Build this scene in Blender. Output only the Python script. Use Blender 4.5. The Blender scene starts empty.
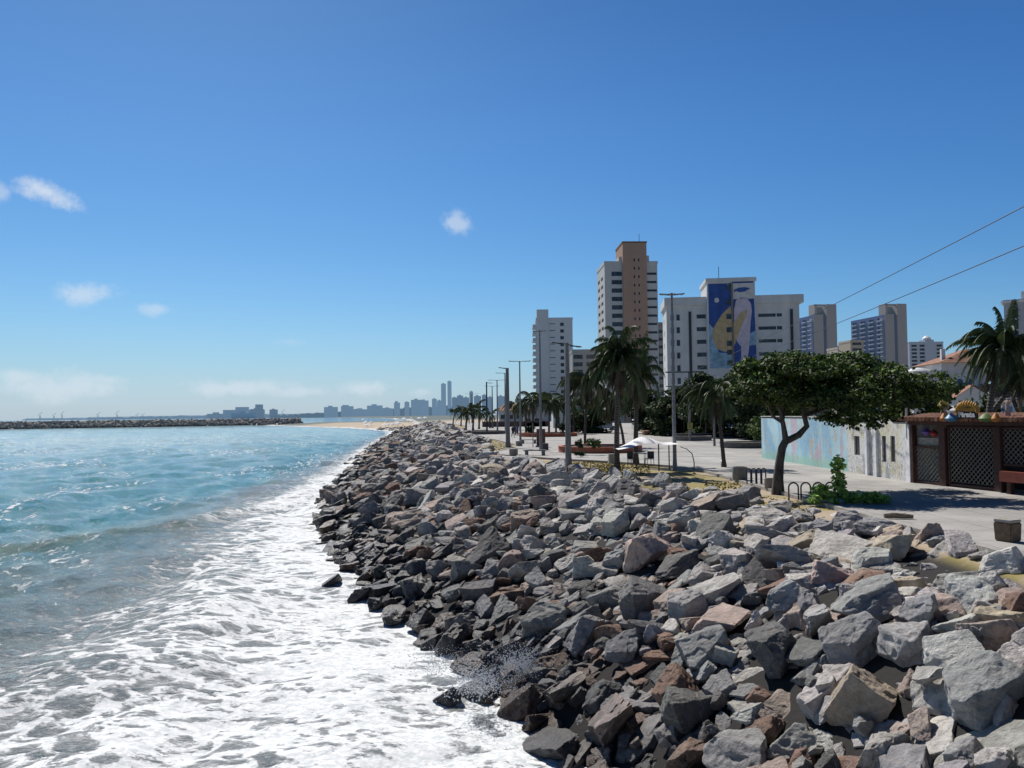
import bpy, bmesh, math, random
import numpy as np
from mathutils import Vector, Matrix, noise
random.seed(7); rng = np.random.default_rng(7)
R = math.radians
sc = bpy.context.scene
COL = sc.collection
F = 780.0; EYE = 7.5; PZ = 4.2            # focal length in pixels, eye height above the sea, promenade level
PITCH, ROLL = R(2.22), R(-0.6)
SUN_AZ, SUN_EL = R(-24), R(49)            # azimuth measured from +Y towards +X

# ------------------------------------------------------------------ camera
cam_d = bpy.data.cameras.new('camera'); cam = bpy.data.objects.new('camera', cam_d); COL.objects.link(cam)
cam_d.sensor_width = 36; cam_d.lens = 36 * F / 1024; cam_d.clip_end = 60000; cam_d.clip_start = .1
RM = Matrix.Rotation(R(90) + PITCH, 3, 'X') @ Matrix.Rotation(ROLL, 3, 'Z')
cam.matrix_world = Matrix.Translation((0, 0, EYE)) @ RM.to_4x4()
sc.camera = cam
def ray(px, py): return RM @ Vector(((px - 512) / F, -(py - 384) / F, -1))
def onz(px, py, z=PZ):
    d = ray(px, py); k = (z - EYE) / d.z; return Vector((d.x * k, d.y * k, z))
def aty(px, py, y):
    d = ray(px, py); k = y / d.y; return Vector((d.x * k, y, EYE + d.z * k))

# ------------------------------------------------------------------ node helpers
class NT:
    def __init__(s, tree): s.t = tree; s.n = tree.nodes; s.l = tree.links
    def new(s, typ, **kw):
        n = s.n.new(typ)
        for k, v in kw.items(): setattr(n, k, v)
        return n
    def put(s, n, i, v):
        if isinstance(v, bpy.types.NodeSocket): s.l.new(v, n.inputs[i])
        elif v is not None:
            if isinstance(v, tuple) and len(v) == 3 and n.inputs[i].type == 'RGBA': v = v + (1,)
            n.inputs[i].default_value = v
    def math(s, op, a, b=None, c=None, clamp=False):
        n = s.new('ShaderNodeMath', operation=op, use_clamp=clamp)
        for i, v in enumerate((a, b, c)): s.put(n, i, v)
        return n.outputs[0]
    def vmath(s, op, a, b=None, scale=None):
        n = s.new('ShaderNodeVectorMath', operation=op); s.put(n, 0, a); s.put(n, 1, b)
        if scale is not None: s.put(n, 3, scale)
        return n.outputs['Value'] if op in ('DOT_PRODUCT', 'LENGTH') else n.outputs[0]
    def mix(s, f, a, b, blend='MIX'):
        n = s.new('ShaderNodeMix', data_type='RGBA', blend_type=blend, clamp_factor=True)
        s.put(n, 0, f); s.put(n, 6, a); s.put(n, 7, b); return n.outputs[2]
    def noise(s, vec, scale=1.0, detail=4.0, rough=.55, dist=0.0, dims='3D'):
        n = s.new('ShaderNodeTexNoise', noise_dimensions=dims)
        s.put(n, 'Vector', vec); s.put(n, 'Scale', scale); s.put(n, 'Detail', detail); s.put(n, 'Roughness', rough); s.put(n, 'Distortion', dist)
        return n.outputs['Fac']
    def step(s, x, a, b, lo=0.0, hi=1.0):
        n = s.new('ShaderNodeMapRange', interpolation_type='SMOOTHSTEP'); s.put(n, 0, x); s.put(n, 1, a); s.put(n, 2, b); s.put(n, 3, lo); s.put(n, 4, hi)
        return n.outputs[0]
    def pos(s): return s.new('ShaderNodeNewGeometry').outputs['Position']
    def scale(s, vec, v):
        n = s.new('ShaderNodeMapping'); s.put(n, 0, vec); n.inputs['Scale'].default_value = v; return n.outputs[0]
    def bump(s, h, strength=.4, dist=.05, normal=None):
        n = s.new('ShaderNodeBump'); s.put(n, 'Strength', strength); s.put(n, 'Distance', dist); s.put(n, 'Height', h)
        if normal is not None: s.put(n, 'Normal', normal)
        return n.outputs[0]
    def attr(s, name, out='Fac'): return s.new('ShaderNodeAttribute', attribute_name=name).outputs[out]
    def sep(s, v):
        n = s.new('ShaderNodeSeparateXYZ'); s.put(n, 0, v); return n.outputs
def material(name):
    m = bpy.data.materials.new(name); m.use_nodes = True
    t = NT(m.node_tree); b = m.node_tree.nodes['Principled BSDF']
    return m, t, b
def simple(name, col, rough=.75, var=.18, scale=3.0, bump=.0, metal=0.0, haze=0.0, streak=False, spec=None):
    m, t, b = material(name)
    p = t.pos()
    n = t.noise(p, scale, 5, .6)
    if streak: n = t.math('ADD', t.math('MULTIPLY', n, .5), t.math('MULTIPLY', t.noise(t.scale(p, (1, 1, .06)), scale * .9, 4, .6), .5))
    k = t.step(n, .3, .7, 1 - var, 1 + var)
    c = t.vmath('SCALE', col + (0,) if False else col, scale=k)
    t.put(b, 'Base Color', c); b.inputs['Roughness'].default_value = rough; b.inputs['Metallic'].default_value = metal
    if spec is not None: b.inputs['Specular IOR Level'].default_value = spec
    if bump: t.put(b, 'Normal', t.bump(t.noise(p, scale * 6, 5, .6), bump, .02))
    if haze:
        e = t.new('ShaderNodeEmission'); e.inputs[0].default_value = (.27, .44, .64, 1); e.inputs[1].default_value = .80  # glow mixed into the surface stands in for aerial haze
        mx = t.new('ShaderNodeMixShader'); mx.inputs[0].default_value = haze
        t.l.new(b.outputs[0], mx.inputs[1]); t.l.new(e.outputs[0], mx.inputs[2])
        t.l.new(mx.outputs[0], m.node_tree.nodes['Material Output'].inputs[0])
    return m
MATS = {}
def M(name, *a, **k):
    if name not in MATS: MATS[name] = simple(name, *a, **k)
    return MATS[name]

# ------------------------------------------------------------------ object helpers
def tag(o, label=None, cat=None, group=None, kind=None):
    if label: o['label'] = label
    if cat: o['category'] = cat
    if group: o['group'] = group
    if kind: o['kind'] = kind
    return o
def thing(name, label, cat, loc=(0, 0, 0), rz=0, group=None):
    o = bpy.data.objects.new(name, None); COL.objects.link(o); o.empty_display_size = .3
    o.location = loc; o.rotation_euler = (0, 0, rz); return tag(o, label, cat, group)
def link(name, me, parent=None):
    o = bpy.data.objects.new(name, me); COL.objects.link(o)
    if parent: o.parent = parent
    return o
def fastmesh(name, V, Fa, mats, smooth=False, attrs=None, midx=None):
    """V (n,3); Fa (m,k) array or list of such arrays"""
    V = np.ascontiguousarray(V, dtype=np.float32)
    arrs = [np.asarray(f) for f in (Fa if isinstance(Fa, list) else [Fa])]
    me = bpy.data.meshes.new(name)
    me.vertices.add(len(V)); me.vertices.foreach_set('co', V.ravel())
    loops = np.concatenate([a.ravel() for a in arrs]).astype(np.int32)
    tot = np.concatenate([np.full(len(a), a.shape[1]) for a in arrs]).astype(np.int32)
    st = np.concatenate([[0], np.cumsum(tot)[:-1]]).astype(np.int32)
    me.loops.add(len(loops)); me.loops.foreach_set('vertex_index', loops)
    me.polygons.add(len(tot)); me.polygons.foreach_set('loop_start', st); me.polygons.foreach_set('loop_total', tot)
    if midx is not None: me.polygons.foreach_set('material_index', np.asarray(midx, dtype=np.int32))
    me.update(calc_edges=True)
    for m in (mats if isinstance(mats, (list, tuple)) else [mats]): me.materials.append(m)
    me.polygons.foreach_set('use_smooth', np.full(len(tot), smooth))
    for an, av in (attrs or {}).items():
        av = np.asarray(av, dtype=np.float32)
        if av.ndim == 1: a = me.attributes.new(an, 'FLOAT', 'POINT'); a.data.foreach_set('value', av)
        else:
            a = me.attributes.new(an, 'FLOAT_COLOR', 'POINT')
            a.data.foreach_set('color', np.hstack([av, np.ones((len(av), 1), np.float32)]).ravel())
    return me
class MB:
    """collects shapes, builds ONE mesh object"""
    def __init__(s): s.v = []; s.f = []
    def add(s, vs, fs, mt=None):
        o = len(s.v); s.v += [tuple(mt @ Vector(v)) if mt is not None else tuple(v) for v in vs]; s.f += [tuple(i + o for i in f) for f in fs]; return s
    def box(s, x0, x1, y0, y1, z0, z1, mt=None):
        return s.add([(x0, y0, z0), (x1, y0, z0), (x1, y1, z0), (x0, y1, z0), (x0, y0, z1), (x1, y0, z1), (x1, y1, z1), (x0, y1, z1)],
                     [(0, 3, 2, 1), (4, 5, 6, 7), (0, 1, 5, 4), (1, 2, 6, 5), (2, 3, 7, 6), (3, 0, 4, 7)], mt)
    def bar(s, a, b, w, h, up=(0, 0, 1)):
        a, b = Vector(a), Vector(b); d = (b - a).normalized(); u = Vector(up)
        if abs(d.dot(u)) > .95: u = Vector((0, 1, 0))
        r = d.cross(u).normalized(); u = r.cross(d)
        vs = [p + r * (sx * w / 2) + u * (sz * h / 2) for p in (a, b) for sx, sz in ((-1, -1), (1, -1), (1, 1), (-1, 1))]
        return s.add(vs, [(0, 1, 2, 3), (7, 6, 5, 4), (0, 4, 5, 1), (1, 5, 6, 2), (2, 6, 7, 3), (3, 7, 4, 0)])
    def tube(s, pts, radii, n=10, cap=True):
        pts = [Vector(p) for p in pts]
        if not hasattr(radii, '__len__'): radii = [radii] * len(pts)
        vs = []; ref = None
        for i, p in enumerate(pts):
            d = (pts[min(i + 1, len(pts) - 1)] - pts[max(i - 1, 0)]).normalized()
            if ref is None: ref = Vector((1, 0, 0)) if abs(d.x) < .9 else Vector((0, 1, 0))
            a = (ref - d * ref.dot(d)).normalized(); ref = a; b = d.cross(a)
            vs += [p + (a * math.cos(2 * math.pi * k / n) + b * math.sin(2 * math.pi * k / n)) * radii[i] for k in range(n)]
        fs = [(i * n + k, i * n + (k + 1) % n, (i + 1) * n + (k + 1) % n, (i + 1) * n + k) for i in range(len(pts) - 1) for k in range(n)]
        if cap: fs += [tuple(range(n))[::-1], tuple((len(pts) - 1) * n + k for k in range(n))]
        return s.add(vs, fs)
    def lathe(s, prof, n=20, c=(0, 0, 0), sx=1, sy=1, mt=None):
        vs = [(c[0] + r * sx * math.cos(2 * math.pi * k / n), c[1] + r * sy * math.sin(2 * math.pi * k / n), c[2] + z) for r, z in prof for k in range(n)]
        fs = [(i * n + k, i * n + (k + 1) % n, (i + 1) * n + (k + 1) % n, (i + 1) * n + k) for i in range(len(prof) - 1) for k in range(n)]
        fs += [tuple(range(n))[::-1], tuple((len(prof) - 1) * n + k for k in range(n))]
        return s.add(vs, fs, mt)
    def poly(s, pts): return s.add(pts, [tuple(range(len(pts)))])
    def prism(s, pts, axis, a, b, mt=None):
        """2D outline pts extruded along axis from a to b"""
        def P(u, v, w): return {'x': (w, u, v), 'y': (u, w, v), 'z': (u, v, w)}[axis]
        n = len(pts); vs = [P(u, v, a) for u, v in pts] + [P(u, v, b) for u, v in pts]
        return s.add(vs, [tuple(range(n))[::-1], tuple(range(n, 2 * n))] + [(i, (i + 1) % n, n + (i + 1) % n, n + i) for i in range(n)], mt)
    def build(s, name, mat, parent=None, smooth=False, bevel=0, loc=None):
        me = bpy.data.meshes.new(name); me.from_pydata(s.v, [], s.f); me.materials.append(mat)
        bm = bmesh.new(); bm.from_mesh(me)
        bmesh.ops.recalc_face_normals(bm, faces=bm.faces)
        if bevel: bmesh.ops.bevel(bm, geom=bm.edges[:], offset=bevel, segments=2, affect='EDGES', clamp_overlap=True)
        bm.to_mesh(me); bm.free()
        if smooth: me.polygons.foreach_set('use_smooth', [True] * len(me.polygons)); me.set_sharp_from_angle(angle=R(40))
        o = link(name, me, parent)
        if loc is not None: o.location = loc
        return o
def copy_tree(o, parent=None):
    c = o.copy(); COL.objects.link(c); c.parent = parent
    for ch in list(o.children): copy_tree(ch, c)
    return c

# ------------------------------------------------------------------ world and sun
w = bpy.data.worlds.new('World'); sc.world = w; w.use_nodes = True
t = NT(w.node_tree); bg = w.node_tree.nodes['Background']
sky = t.new('ShaderNodeTexSky', sky_type='NISHITA'); sky.sun_disc = False; sky.sun_elevation = SUN_EL; sky.sun_rotation = SUN_AZ
sky.air_density = 1.0; sky.dust_density = .35; sky.ozone_density = 2.2; sky.altitude = 10
d = t.vmath('NORMALIZE', t.new('ShaderNodeTexCoord').outputs['Generated'])
z = t.sep(d)[2]
base = t.vmath('MULTIPLY', sky.outputs[0], SKY_TINT if 'SKY_TINT' in globals() else (.80, .97, 1.13))
cl = None
fine = t.noise(d, 34, 9, .66); wisp = t.noise(t.scale(d, (1, 1, 2.2)), 9, 6, .6, .4)
def blob(px, py, wx, wy, tilt, dens):
    global cl
    c = ray(px, py).normalized(); rt = c.cross(Vector((0, 0, 1))).normalized(); up = rt.cross(c)
    a = rt * math.cos(tilt) + up * math.sin(tilt); b = up * math.cos(tilt) - rt * math.sin(tilt)
    u = t.math('DIVIDE', t.vmath('DOT_PRODUCT', t.vmath('SUBTRACT', d, tuple(c)), tuple(a)), wx / F)
    v = t.math('DIVIDE', t.vmath('DOT_PRODUCT', t.vmath('SUBTRACT', d, tuple(c)), tuple(b)), wy / F)
    r = t.math('SQRT', t.math('ADD', t.math('MULTIPLY', u, u), t.math('MULTIPLY', v, v)))
    r = t.math('ADD', r, t.math('MULTIPLY', t.math('SUBTRACT', fine, .5), 2.7))
    front = t.step(t.vmath('DOT_PRODUCT', d, tuple(c)), .9, .95)
    k = t.math('MULTIPLY', t.math('MULTIPLY', t.step(r, 1.25, .1), dens), front)
    cl = k if cl is None else t.math('MAXIMUM', cl, k)
for a in ((50, 193, 24, 10, R(-14), .75), (1, 193, 6, 8, 0, .4), (84, 294, 28, 10, R(5), .55), (157, 309, 13, 6, 0, .4), (459, 225, 17, 11, R(-20), .5), (290, 342, 18, 5, 0, .15),
          (60, 388, 62, 13, 0, .5), (235, 388, 52, 8, 0, .5), (300, 392, 30, 6, 0, .4), (366, 388, 26, 8, 0, .5), (20, 377, 20, 8, 0, .5), (110, 380, 22, 7, 0, .45), (420, 392, 12, 5, 0, .3)): blob(*a)
bank = t.math('MULTIPLY', t.step(t.math('ADD', z, t.math('MULTIPLY', t.math('SUBTRACT', wisp, .5), .09)), .062, .03), t.step(t.sep(d)[0], .12, -.25, 0, .22))
veil = t.math('MULTIPLY', t.step(z, .16, -.01), .42)
white = (7.4, 8.1, 8.9)
c1 = t.mix(veil, base, (4.2, 6.2, 8.6))
SB = .098
ch = t.sep(c1); cg = t.new('ShaderNodeCombineXYZ')
for i, (A_, g_) in enumerate(((.90, 1.52), (.79, 1.22), (.80, .95))):
    t.put(cg, i, t.math('MULTIPLY', t.math('POWER', t.math('MULTIPLY', ch[i], SB), g_), A_ / SB))
c1 = t.vmath('SCALE', cg.outputs[0], scale=t.math('MULTIPLY', t.step(z, .30, .62, 1.05, .84), t.math('MULTIPLY', t.step(z, .56, .85, 1, .38), t.step(t.sep(d)[1], .25, -.35, 1, .62))))  # sky dimmed overhead and behind the camera to cut fill light
c2 = t.mix(bank, c1, (5.3, 6.7, 8.1))
c3 = t.mix(cl, c2, white)
t.put(bg, 'Color', c3); bg.inputs['Strength'].default_value = .098
sd = bpy.data.lights.new('sun', 'SUN'); sd.energy = 5.0; sd.angle = R(.5); sd.color = (1, .95, .88)
so = bpy.data.objects.new('sun', sd); COL.objects.link(so)
sv = Vector((math.sin(SUN_AZ) * math.cos(SUN_EL), math.cos(SUN_AZ) * math.cos(SUN_EL), math.sin(SUN_EL)))
so.rotation_euler = sv.to_track_quat('Z', 'Y').to_euler(); so.location = (0, 0, 60)
sc.view_settings.view_transform = 'Standard'; sc.view_settings.look = 'None'; sc.view_settings.exposure = 0
sc.cycles.max_bounces = 6; sc.cycles.diffuse_bounces = 2; sc.cycles.transparent_max_bounces = 8; sc.cycles.use_denoising = True
sc.cycles.caustics_reflective = False; sc.cycles.caustics_refractive = False

# ------------------------------------------------------------------ shoreline and land
SH = np.array([(-30, 9), (4, 4.5), (12, 3.0), (17, 1.5), (21, -.4), (28, -2.9), (36, -6.8), (46, -10.6), (54, -12.9), (69, -17), (105, -22), (187, -33), (316, -47), (380, -56),
               (440, -78), (496, -103), (600, -163), (690, -212), (750, -226), (790, -190), (900, -150), (1500, -190), (2500, -420), (4200, -1000), (9000, -1000)], float)
CR = np.array([(-30, 12), (8, 9.2), (15, 10.2), (22, 10.3), (29, 9.1), (37, 6.2), (47, 3.4), (56, .6), (64, -2.0), (80, -2.6), (95, -3.6), (120, -6.5), (156, -11.5), (250, -22), (400, -40)], float)
def xw(y): return np.interp(y, SH[:, 0], SH[:, 1])
def xc(y): return np.interp(y, CR[:, 0], CR[:, 1])
def land_z(x, y):
    x = np.asarray(x, float); y = np.asarray(y, float)
    a = xw(y); wdt = np.maximum(xc(y) - a, 3.0); tt = (x - a) / wdt
    rock = np.where(tt < 0, tt * 5.0, np.where(tt < .66, 3.5 * np.clip(tt / .66, 0, 1) ** .95, 3.5 + .35 * np.clip((tt - .66) / .30, 0, 1) + .35 * np.clip((tt - .95) / .06, 0, 1)))
    s = x - a
    beach = np.where(s < 0, s * .08, np.minimum(s * .045, 2.0) + np.clip((s - 90) / 80, 0, 1) * 2.2)
    k = np.clip((y - 330) / 60, 0, 1)
    return np.maximum((1 - k) * rock + k * beach, -3.0)
def build_ground():
    ys = [-30.0]
    while ys[-1] < 9000: ys.append(ys[-1] + max(.7, abs(ys[-1]) * .022))
    ys = np.array(ys); U = np.concatenate([np.linspace(-.4, 1.05, 26), [1.2, 1.5, 2.2, 3.5, 5, 8, 12, 20, 40, 80]])
    V = []
    for y in ys:
        a, c = xw(y), max(xc(y), xw(y) + 6)
        if y > 330: c = xw(y) + 60 + (y - 330) * .1
        x = a + U * (c - a); x[-1] = max(x[-1], y * 1.3 + 300); V.append(np.stack([x, np.full_like(x, y), land_z(x, np.full_like(x, y))], 1))
    V = np.concatenate(V); n = len(U); m = len(ys)
    i = (np.arange(m - 1)[:, None] * n + np.arange(n - 1)[None]).ravel()
    mt, t, b = material('ground_soil')
    p = t.pos(); s = t.sep(p)
    n1 = t.noise(p, .35, 6, .65); n2 = t.noise(p, 6, 5, .6)
    sand = t.mix(n2, (.34, .27, .19), (.46, .38, .28)); grass = t.mix(n2, (.22, .18, .055), (.33, .27, .10))
    c = t.mix(t.step(n1, .42, .56), sand, grass)
    beach = t.mix(n2, (.42, .34, .25), (.52, .43, .32))
    c = t.mix(t.step(s[1], 300, 380), c, beach)
    town = t.step(t.math('ADD', s[1], t.math('MULTIPLY', t.math('SUBTRACT', t.noise(p, .02, 4), .5), 300)), 560, 720); c = t.mix(town, c, (.10, .13, .12))
    near = t.math('MULTIPLY', t.step(s[2], 4.15, 3.9), t.step(s[1], 360, 300)); c = t.mix(near, c, (.016, .014, .013))  # near-black ground below the rocks paints in the shade of their gaps
    t.put(b, 'Base Color', c); b.inputs['Roughness'].default_value = .95
    t.put(b, 'Normal', t.bump(n2, .5, .05))
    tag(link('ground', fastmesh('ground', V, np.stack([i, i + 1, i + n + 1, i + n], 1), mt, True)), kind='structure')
build_ground()

# ------------------------------------------------------------------ sea
def build_sea():
    ys = [2.0]
    while ys[-1] < 900: ys.append(ys[-1] + max(.11, ys[-1] * .0065))
    while ys[-1] < 45000: ys.append(ys[-1] * 1.08)
    ys = np.array(ys); n = 430; m = len(ys)
    xr = xw(ys) + 5; wd = ys * 1.0 + 26; wd[ys > 900] = ys[ys > 900] * 1.3
    U = np.linspace(0, 1, n)
    X = xr[:, None] - wd[:, None] * U[None]; Y = np.repeat(ys[:, None], n, 1); dx = wd[:, None] / n * np.ones_like(X)
    dyv = np.gradient(ys)[:, None] * np.ones_like(X); res = np.maximum(dx, dyv)
    Z = np.zeros_like(X); r = np.random.default_rng(3)
    sh = xw(ys)[:, None] - X                       # distance seaward from the waterline
    for k in range(70):
        lam = .7 * 1.058 ** k if k < 50 else r.uniform(4, 14)
        a = r.normal(R(-18), R(38)) ; kx, ky = math.cos(a) * 2 * math.pi / lam, math.sin(a) * 2 * math.pi / lam
        amp = .0088 * lam ** .80 * r.uniform(.5, 1.3)
        ph = r.uniform(0, 6.28); arg = kx * X + ky * Y + ph + .8 * np.sin(X * .11 + Y * .07 + k)
        Z += amp * (np.sin(arg) + .25 * np.cos(2 * arg)) * np.clip((lam / res - 2) / 3, 0, 1) * (1 - .62 * np.clip(1 - sh / 20, 0, 1) * (Y < 60))
    # breaking swell line running along the shore
    cy = np.array([10, 30, 40, 46, 54, 70, 90, 115, 150, 240]); cx = np.array([-46, -38, -33, -29.5, -23.5, -20, -24, -29, -36, -48])
    dc = (X - np.interp(Y, cy, cx)); dc2 = dc + 1.0 * np.sin(Y * .21) ; env = np.exp(-((Y - 60) / 60) ** 2)
    asym = np.where(dc2 > 0, np.exp(-(dc2 / 1.0) ** 2), np.exp(-(dc2 / 2.8) ** 2)); env = np.exp(-((Y - 58) / 24) ** 2); swell = .42 * env * asym * (.75 + .35 * np.sin(Y * .33 + 1) * np.sin(Y * .11))
    Z += swell
    dd = sh - (9 + 2 * np.sin(Y * .13)); Z += .22 * np.exp(-(dd / 1.5) ** 2) * np.exp(-((Y - 30) / 30) ** 2)
    Wy = np.interp(Y, [0, 12, 20, 26, 33, 46, 60, 80, 110, 200, 330, 400, 700], [30, 27, 23, 18, 13.5, 10.0, 8.0, 6.0, 4.6, 4.0, 5, 9, 9])
    cov = 1.0 - sh / Wy                             # 1 at the rocks, 0 at the foam's outer limit
    cov = np.clip(cov, -1, 1)
    crest = np.exp(-((dc2 - .5) / .8) ** 2) * env
    V = np.stack([X, Y, Z], 2).reshape(-1, 3)
    i = (np.arange(m - 1)[:, None] * n + np.arange(n - 1)[None]).ravel()
    mt, t, b = material('sea_water')
    p = t.pos(); s = t.sep(p); foam = t.attr('foam'); cr = t.attr('crest')
    p2 = t.scale(p, (.80, 1.2, .2))
    warp = t.noise(p2, .33, 4, .6, .8); big = t.noise(p2, .80, 8, .68, 1.5); fin = t.noise(p2, 3.6, 8, .74, 1.3)
    vor = t.new('ShaderNodeTexVoronoi', feature='DISTANCE_TO_EDGE'); 
    vv = t.vmath('ADD', p2, t.vmath('SCALE', t.new('ShaderNodeTexNoise').outputs['Color'], scale=0.0))
    wn = t.new('ShaderNodeTexNoise'); t.put(wn, 'Vector', p2); wn.inputs['Scale'].default_value = .9; wn.inputs['Detail'].default_value = 5
    vv = t.vmath('ADD', p2, t.vmath('SCALE', wn.outputs['Color'], scale=2.2)); t.put(vor, 'Vector', vv); vor.inputs['Scale'].default_value = .85
    web = t.step(vor.outputs[0], .22, .0)
    val = t.math('ADD', t.math('MULTIPLY', big, .64), t.math('MULTIPLY', fin, .43))
    val = t.math('ADD', val, t.math('MULTIPLY', web, .16)); val = t.math('ADD', val, t.math('MULTIPLY', t.math('SUBTRACT', warp, .5), .35))
    thr = t.step(foam, -.45, .85, .86, .44); thr = t.math('SUBTRACT', thr, t.math('MULTIPLY', cr, .13))
    foam_glint = t.step(t.math('SUBTRACT', val, thr), -.09, .13)
    foam_glint = t.math('MULTIPLY', foam_glint, t.step(t.math('ADD', foam, t.math('MULTIPLY', cr, .5)), -.42, -.02))
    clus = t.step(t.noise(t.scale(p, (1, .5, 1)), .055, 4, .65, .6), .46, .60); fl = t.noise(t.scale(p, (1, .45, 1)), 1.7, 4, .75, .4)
    glint = t.math('MULTIPLY', t.math('MULTIPLY', t.step(fl, .56, .60), clus), t.math('MULTIPLY', t.step(s[1], 30, 44), t.step(s[1], 420, 250)))  # white flecks painted into the water colour in place of sun glints
    foam_glint = t.math('MAXIMUM', foam_glint, t.math('MULTIPLY', glint, .9))
    deep = t.mix(t.noise(p, .012, 3), (.026, .165, .195), (.050, .235, .250))
    band = t.mix(t.noise(t.scale(p, (.6, 2.5, 1)), .012, 3), (.26, .43, .41), (.54, .62, .58))  # pale bay water, lightened further to paint in far sun glitter
    c = t.mix(t.math('MULTIPLY', t.step(s[1], 95, 300), t.step(s[0], -10, -90, .25, .95)), deep, band)
    turb = t.mix(t.noise(p, .2, 4), (.15, .20, .205), (.19, .215, .185))
    c = t.mix(t.math('MAXIMUM', t.step(foam, -1.0, .1, 0, .9), t.math('MULTIPLY', t.step(s[1], 62, 26), .88)), c, turb)
    c = t.mix(t.step(foam, -.1, .55, 0, .75), c, (.38, .42, .40))
    c = t.mix(t.math('MULTIPLY', cr, .7), c, (.16, .22, .15))
    far = t.step(s[1], 700, 1400); c = t.mix(far, c, (.06, .17, .25))
    thin = t.step(t.math('SUBTRACT', val, thr), -.22, .06, 0, .45)
    c = t.mix(t.math('MULTIPLY', thin, t.step(foam, -.4, .0)), c, (.55, .60, .60))
    c = t.mix(foam_glint, c, t.mix(t.step(t.noise(p2, 5, 6, .7, .5), .38, .60), (.60, .64, .65), (.86, .87, .87)))
    t.put(b, 'Base Color', c); t.put(b, 'Roughness', t.mix(foam_glint, (.06,) * 3, (.75,) * 3)); b.inputs['IOR'].default_value = 1.33
    r1 = t.noise(t.scale(p, (1, .8, 1)), 2.6, 6, .62, .5); r2 = t.noise(t.scale(p, (.35, .25, 1)), .9, 5, .6, .5)
    r3 = t.noise(t.scale(p, (1.3, .6, 1)), 7.0, 5, .7, .3); h = t.math('ADD', t.math('MULTIPLY', r1, .19), t.math('MULTIPLY', r2, .26)); h = t.math('ADD', h, t.math('MULTIPLY', r3, .085))
    h = t.math('MULTIPLY', h, t.math('SUBTRACT', 1, t.math('MULTIPLY', foam_glint, .75))); h = t.math('ADD', h, t.math('MULTIPLY', foam_glint, .03))
    t.put(b, 'Normal', t.bump(h, .9, 1.0))
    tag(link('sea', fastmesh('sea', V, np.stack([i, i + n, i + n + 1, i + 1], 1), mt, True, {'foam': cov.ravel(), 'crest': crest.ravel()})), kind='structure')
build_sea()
# ------------------------------------------------------------------ rocks
def rock_material(name, joined):
    m, t, b = material(name)
    p = t.pos(); s = t.sep(p)
    base = t.attr('rock_colour', 'Color') if joined else t.new('ShaderNodeObjectInfo').outputs['Color']
    n1 = t.noise(p, 1.7, 6, .6, .3); n2 = t.noise(p, 9, 6, .68); n3 = t.noise(p, 55, 4, .7); n4 = t.noise(p, 3.1, 5, .6, 1.2)
    c = t.vmath('SCALE', base, scale=t.step(n1, .25, .75, .72, 1.22))
    c = t.mix(t.step(n4, .55, .68, 0, .35), c, t.mix(.5, c, (.30, .21, .15)))
    c = t.vmath('SCALE', c, scale=t.step(n2, .25, .75, .78, 1.2))
    c = t.mix(t.step(n3, .30, .42, .55, 0), c, (.06, .06, .06)); c = t.mix(t.step(n3, .60, .72, 0, .30), c, (.62, .60, .56))
    vein = t.math('ABSOLUTE', t.math('SUBTRACT', t.noise(p, .9, 3, .5, 1.5), .5)); c = t.mix(t.step(vein, .008, .0, 0, .28), c, (.6, .55, .5))
    wet = t.step(t.math('ADD', s[2], t.math('MULTIPLY', t.math('SUBTRACT', n1, .5), 1.8)), 1.7, .5)
    c = t.mix(wet, c, t.vmath('SCALE', c, scale=.36))
    t.put(b, 'Base Color', c); t.put(b, 'Roughness', t.math('SUBTRACT', .88, t.math('MULTIPLY', wet, .5)))
    h = t.math('ADD', t.math('MULTIPLY', n2, .6), t.math('MULTIPLY', n3, .14)); h = t.math('ADD', h, t.math('MULTIPLY', n4, .6))
    t.put(b, 'Normal', t.bump(h, .95, .09))
    return m
MR, MRJ = rock_material('granite', False), rock_material('granite_pile', True)
def cut_rock(seed, cuts):
    r = random.Random(seed); bm = bmesh.new(); bmesh.ops.create_cube(bm, size=2.0)
    for v in bm.verts: v.co = Vector((v.co.x * r.uniform(.75, 1.1), v.co.y * r.uniform(.7, 1.1), v.co.z * r.uniform(.7, 1.1)))
    for _ in range(cuts):
        n = Vector((r.gauss(0, 1), r.gauss(0, 1), r.gauss(0, .9))).normalized()
        bmesh.ops.bisect_plane(bm, geom=bm.verts[:] + bm.edges[:] + bm.faces[:], plane_co=n * r.uniform(.62, .98), plane_no=n, clear_outer=True)
        e = [e for e in bm.edges if e.is_boundary]
        if e: bmesh.ops.holes_fill(bm, edges=e, sides=0)
    bmesh.ops.remove_doubles(bm, verts=bm.verts[:], dist=.05)
    bmesh.ops.recalc_face_normals(bm, faces=bm.faces); return bm
def norm_co(me):
    co = np.zeros(len(me.vertices) * 3, np.float32); me.vertices.foreach_get('co', co); co = co.reshape(-1, 3)
    c = (co.max(0) + co.min(0)) / 2; e = (co.max(0) - co.min(0)) / 2
    return (co - c) / e          # unit half extents
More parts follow.
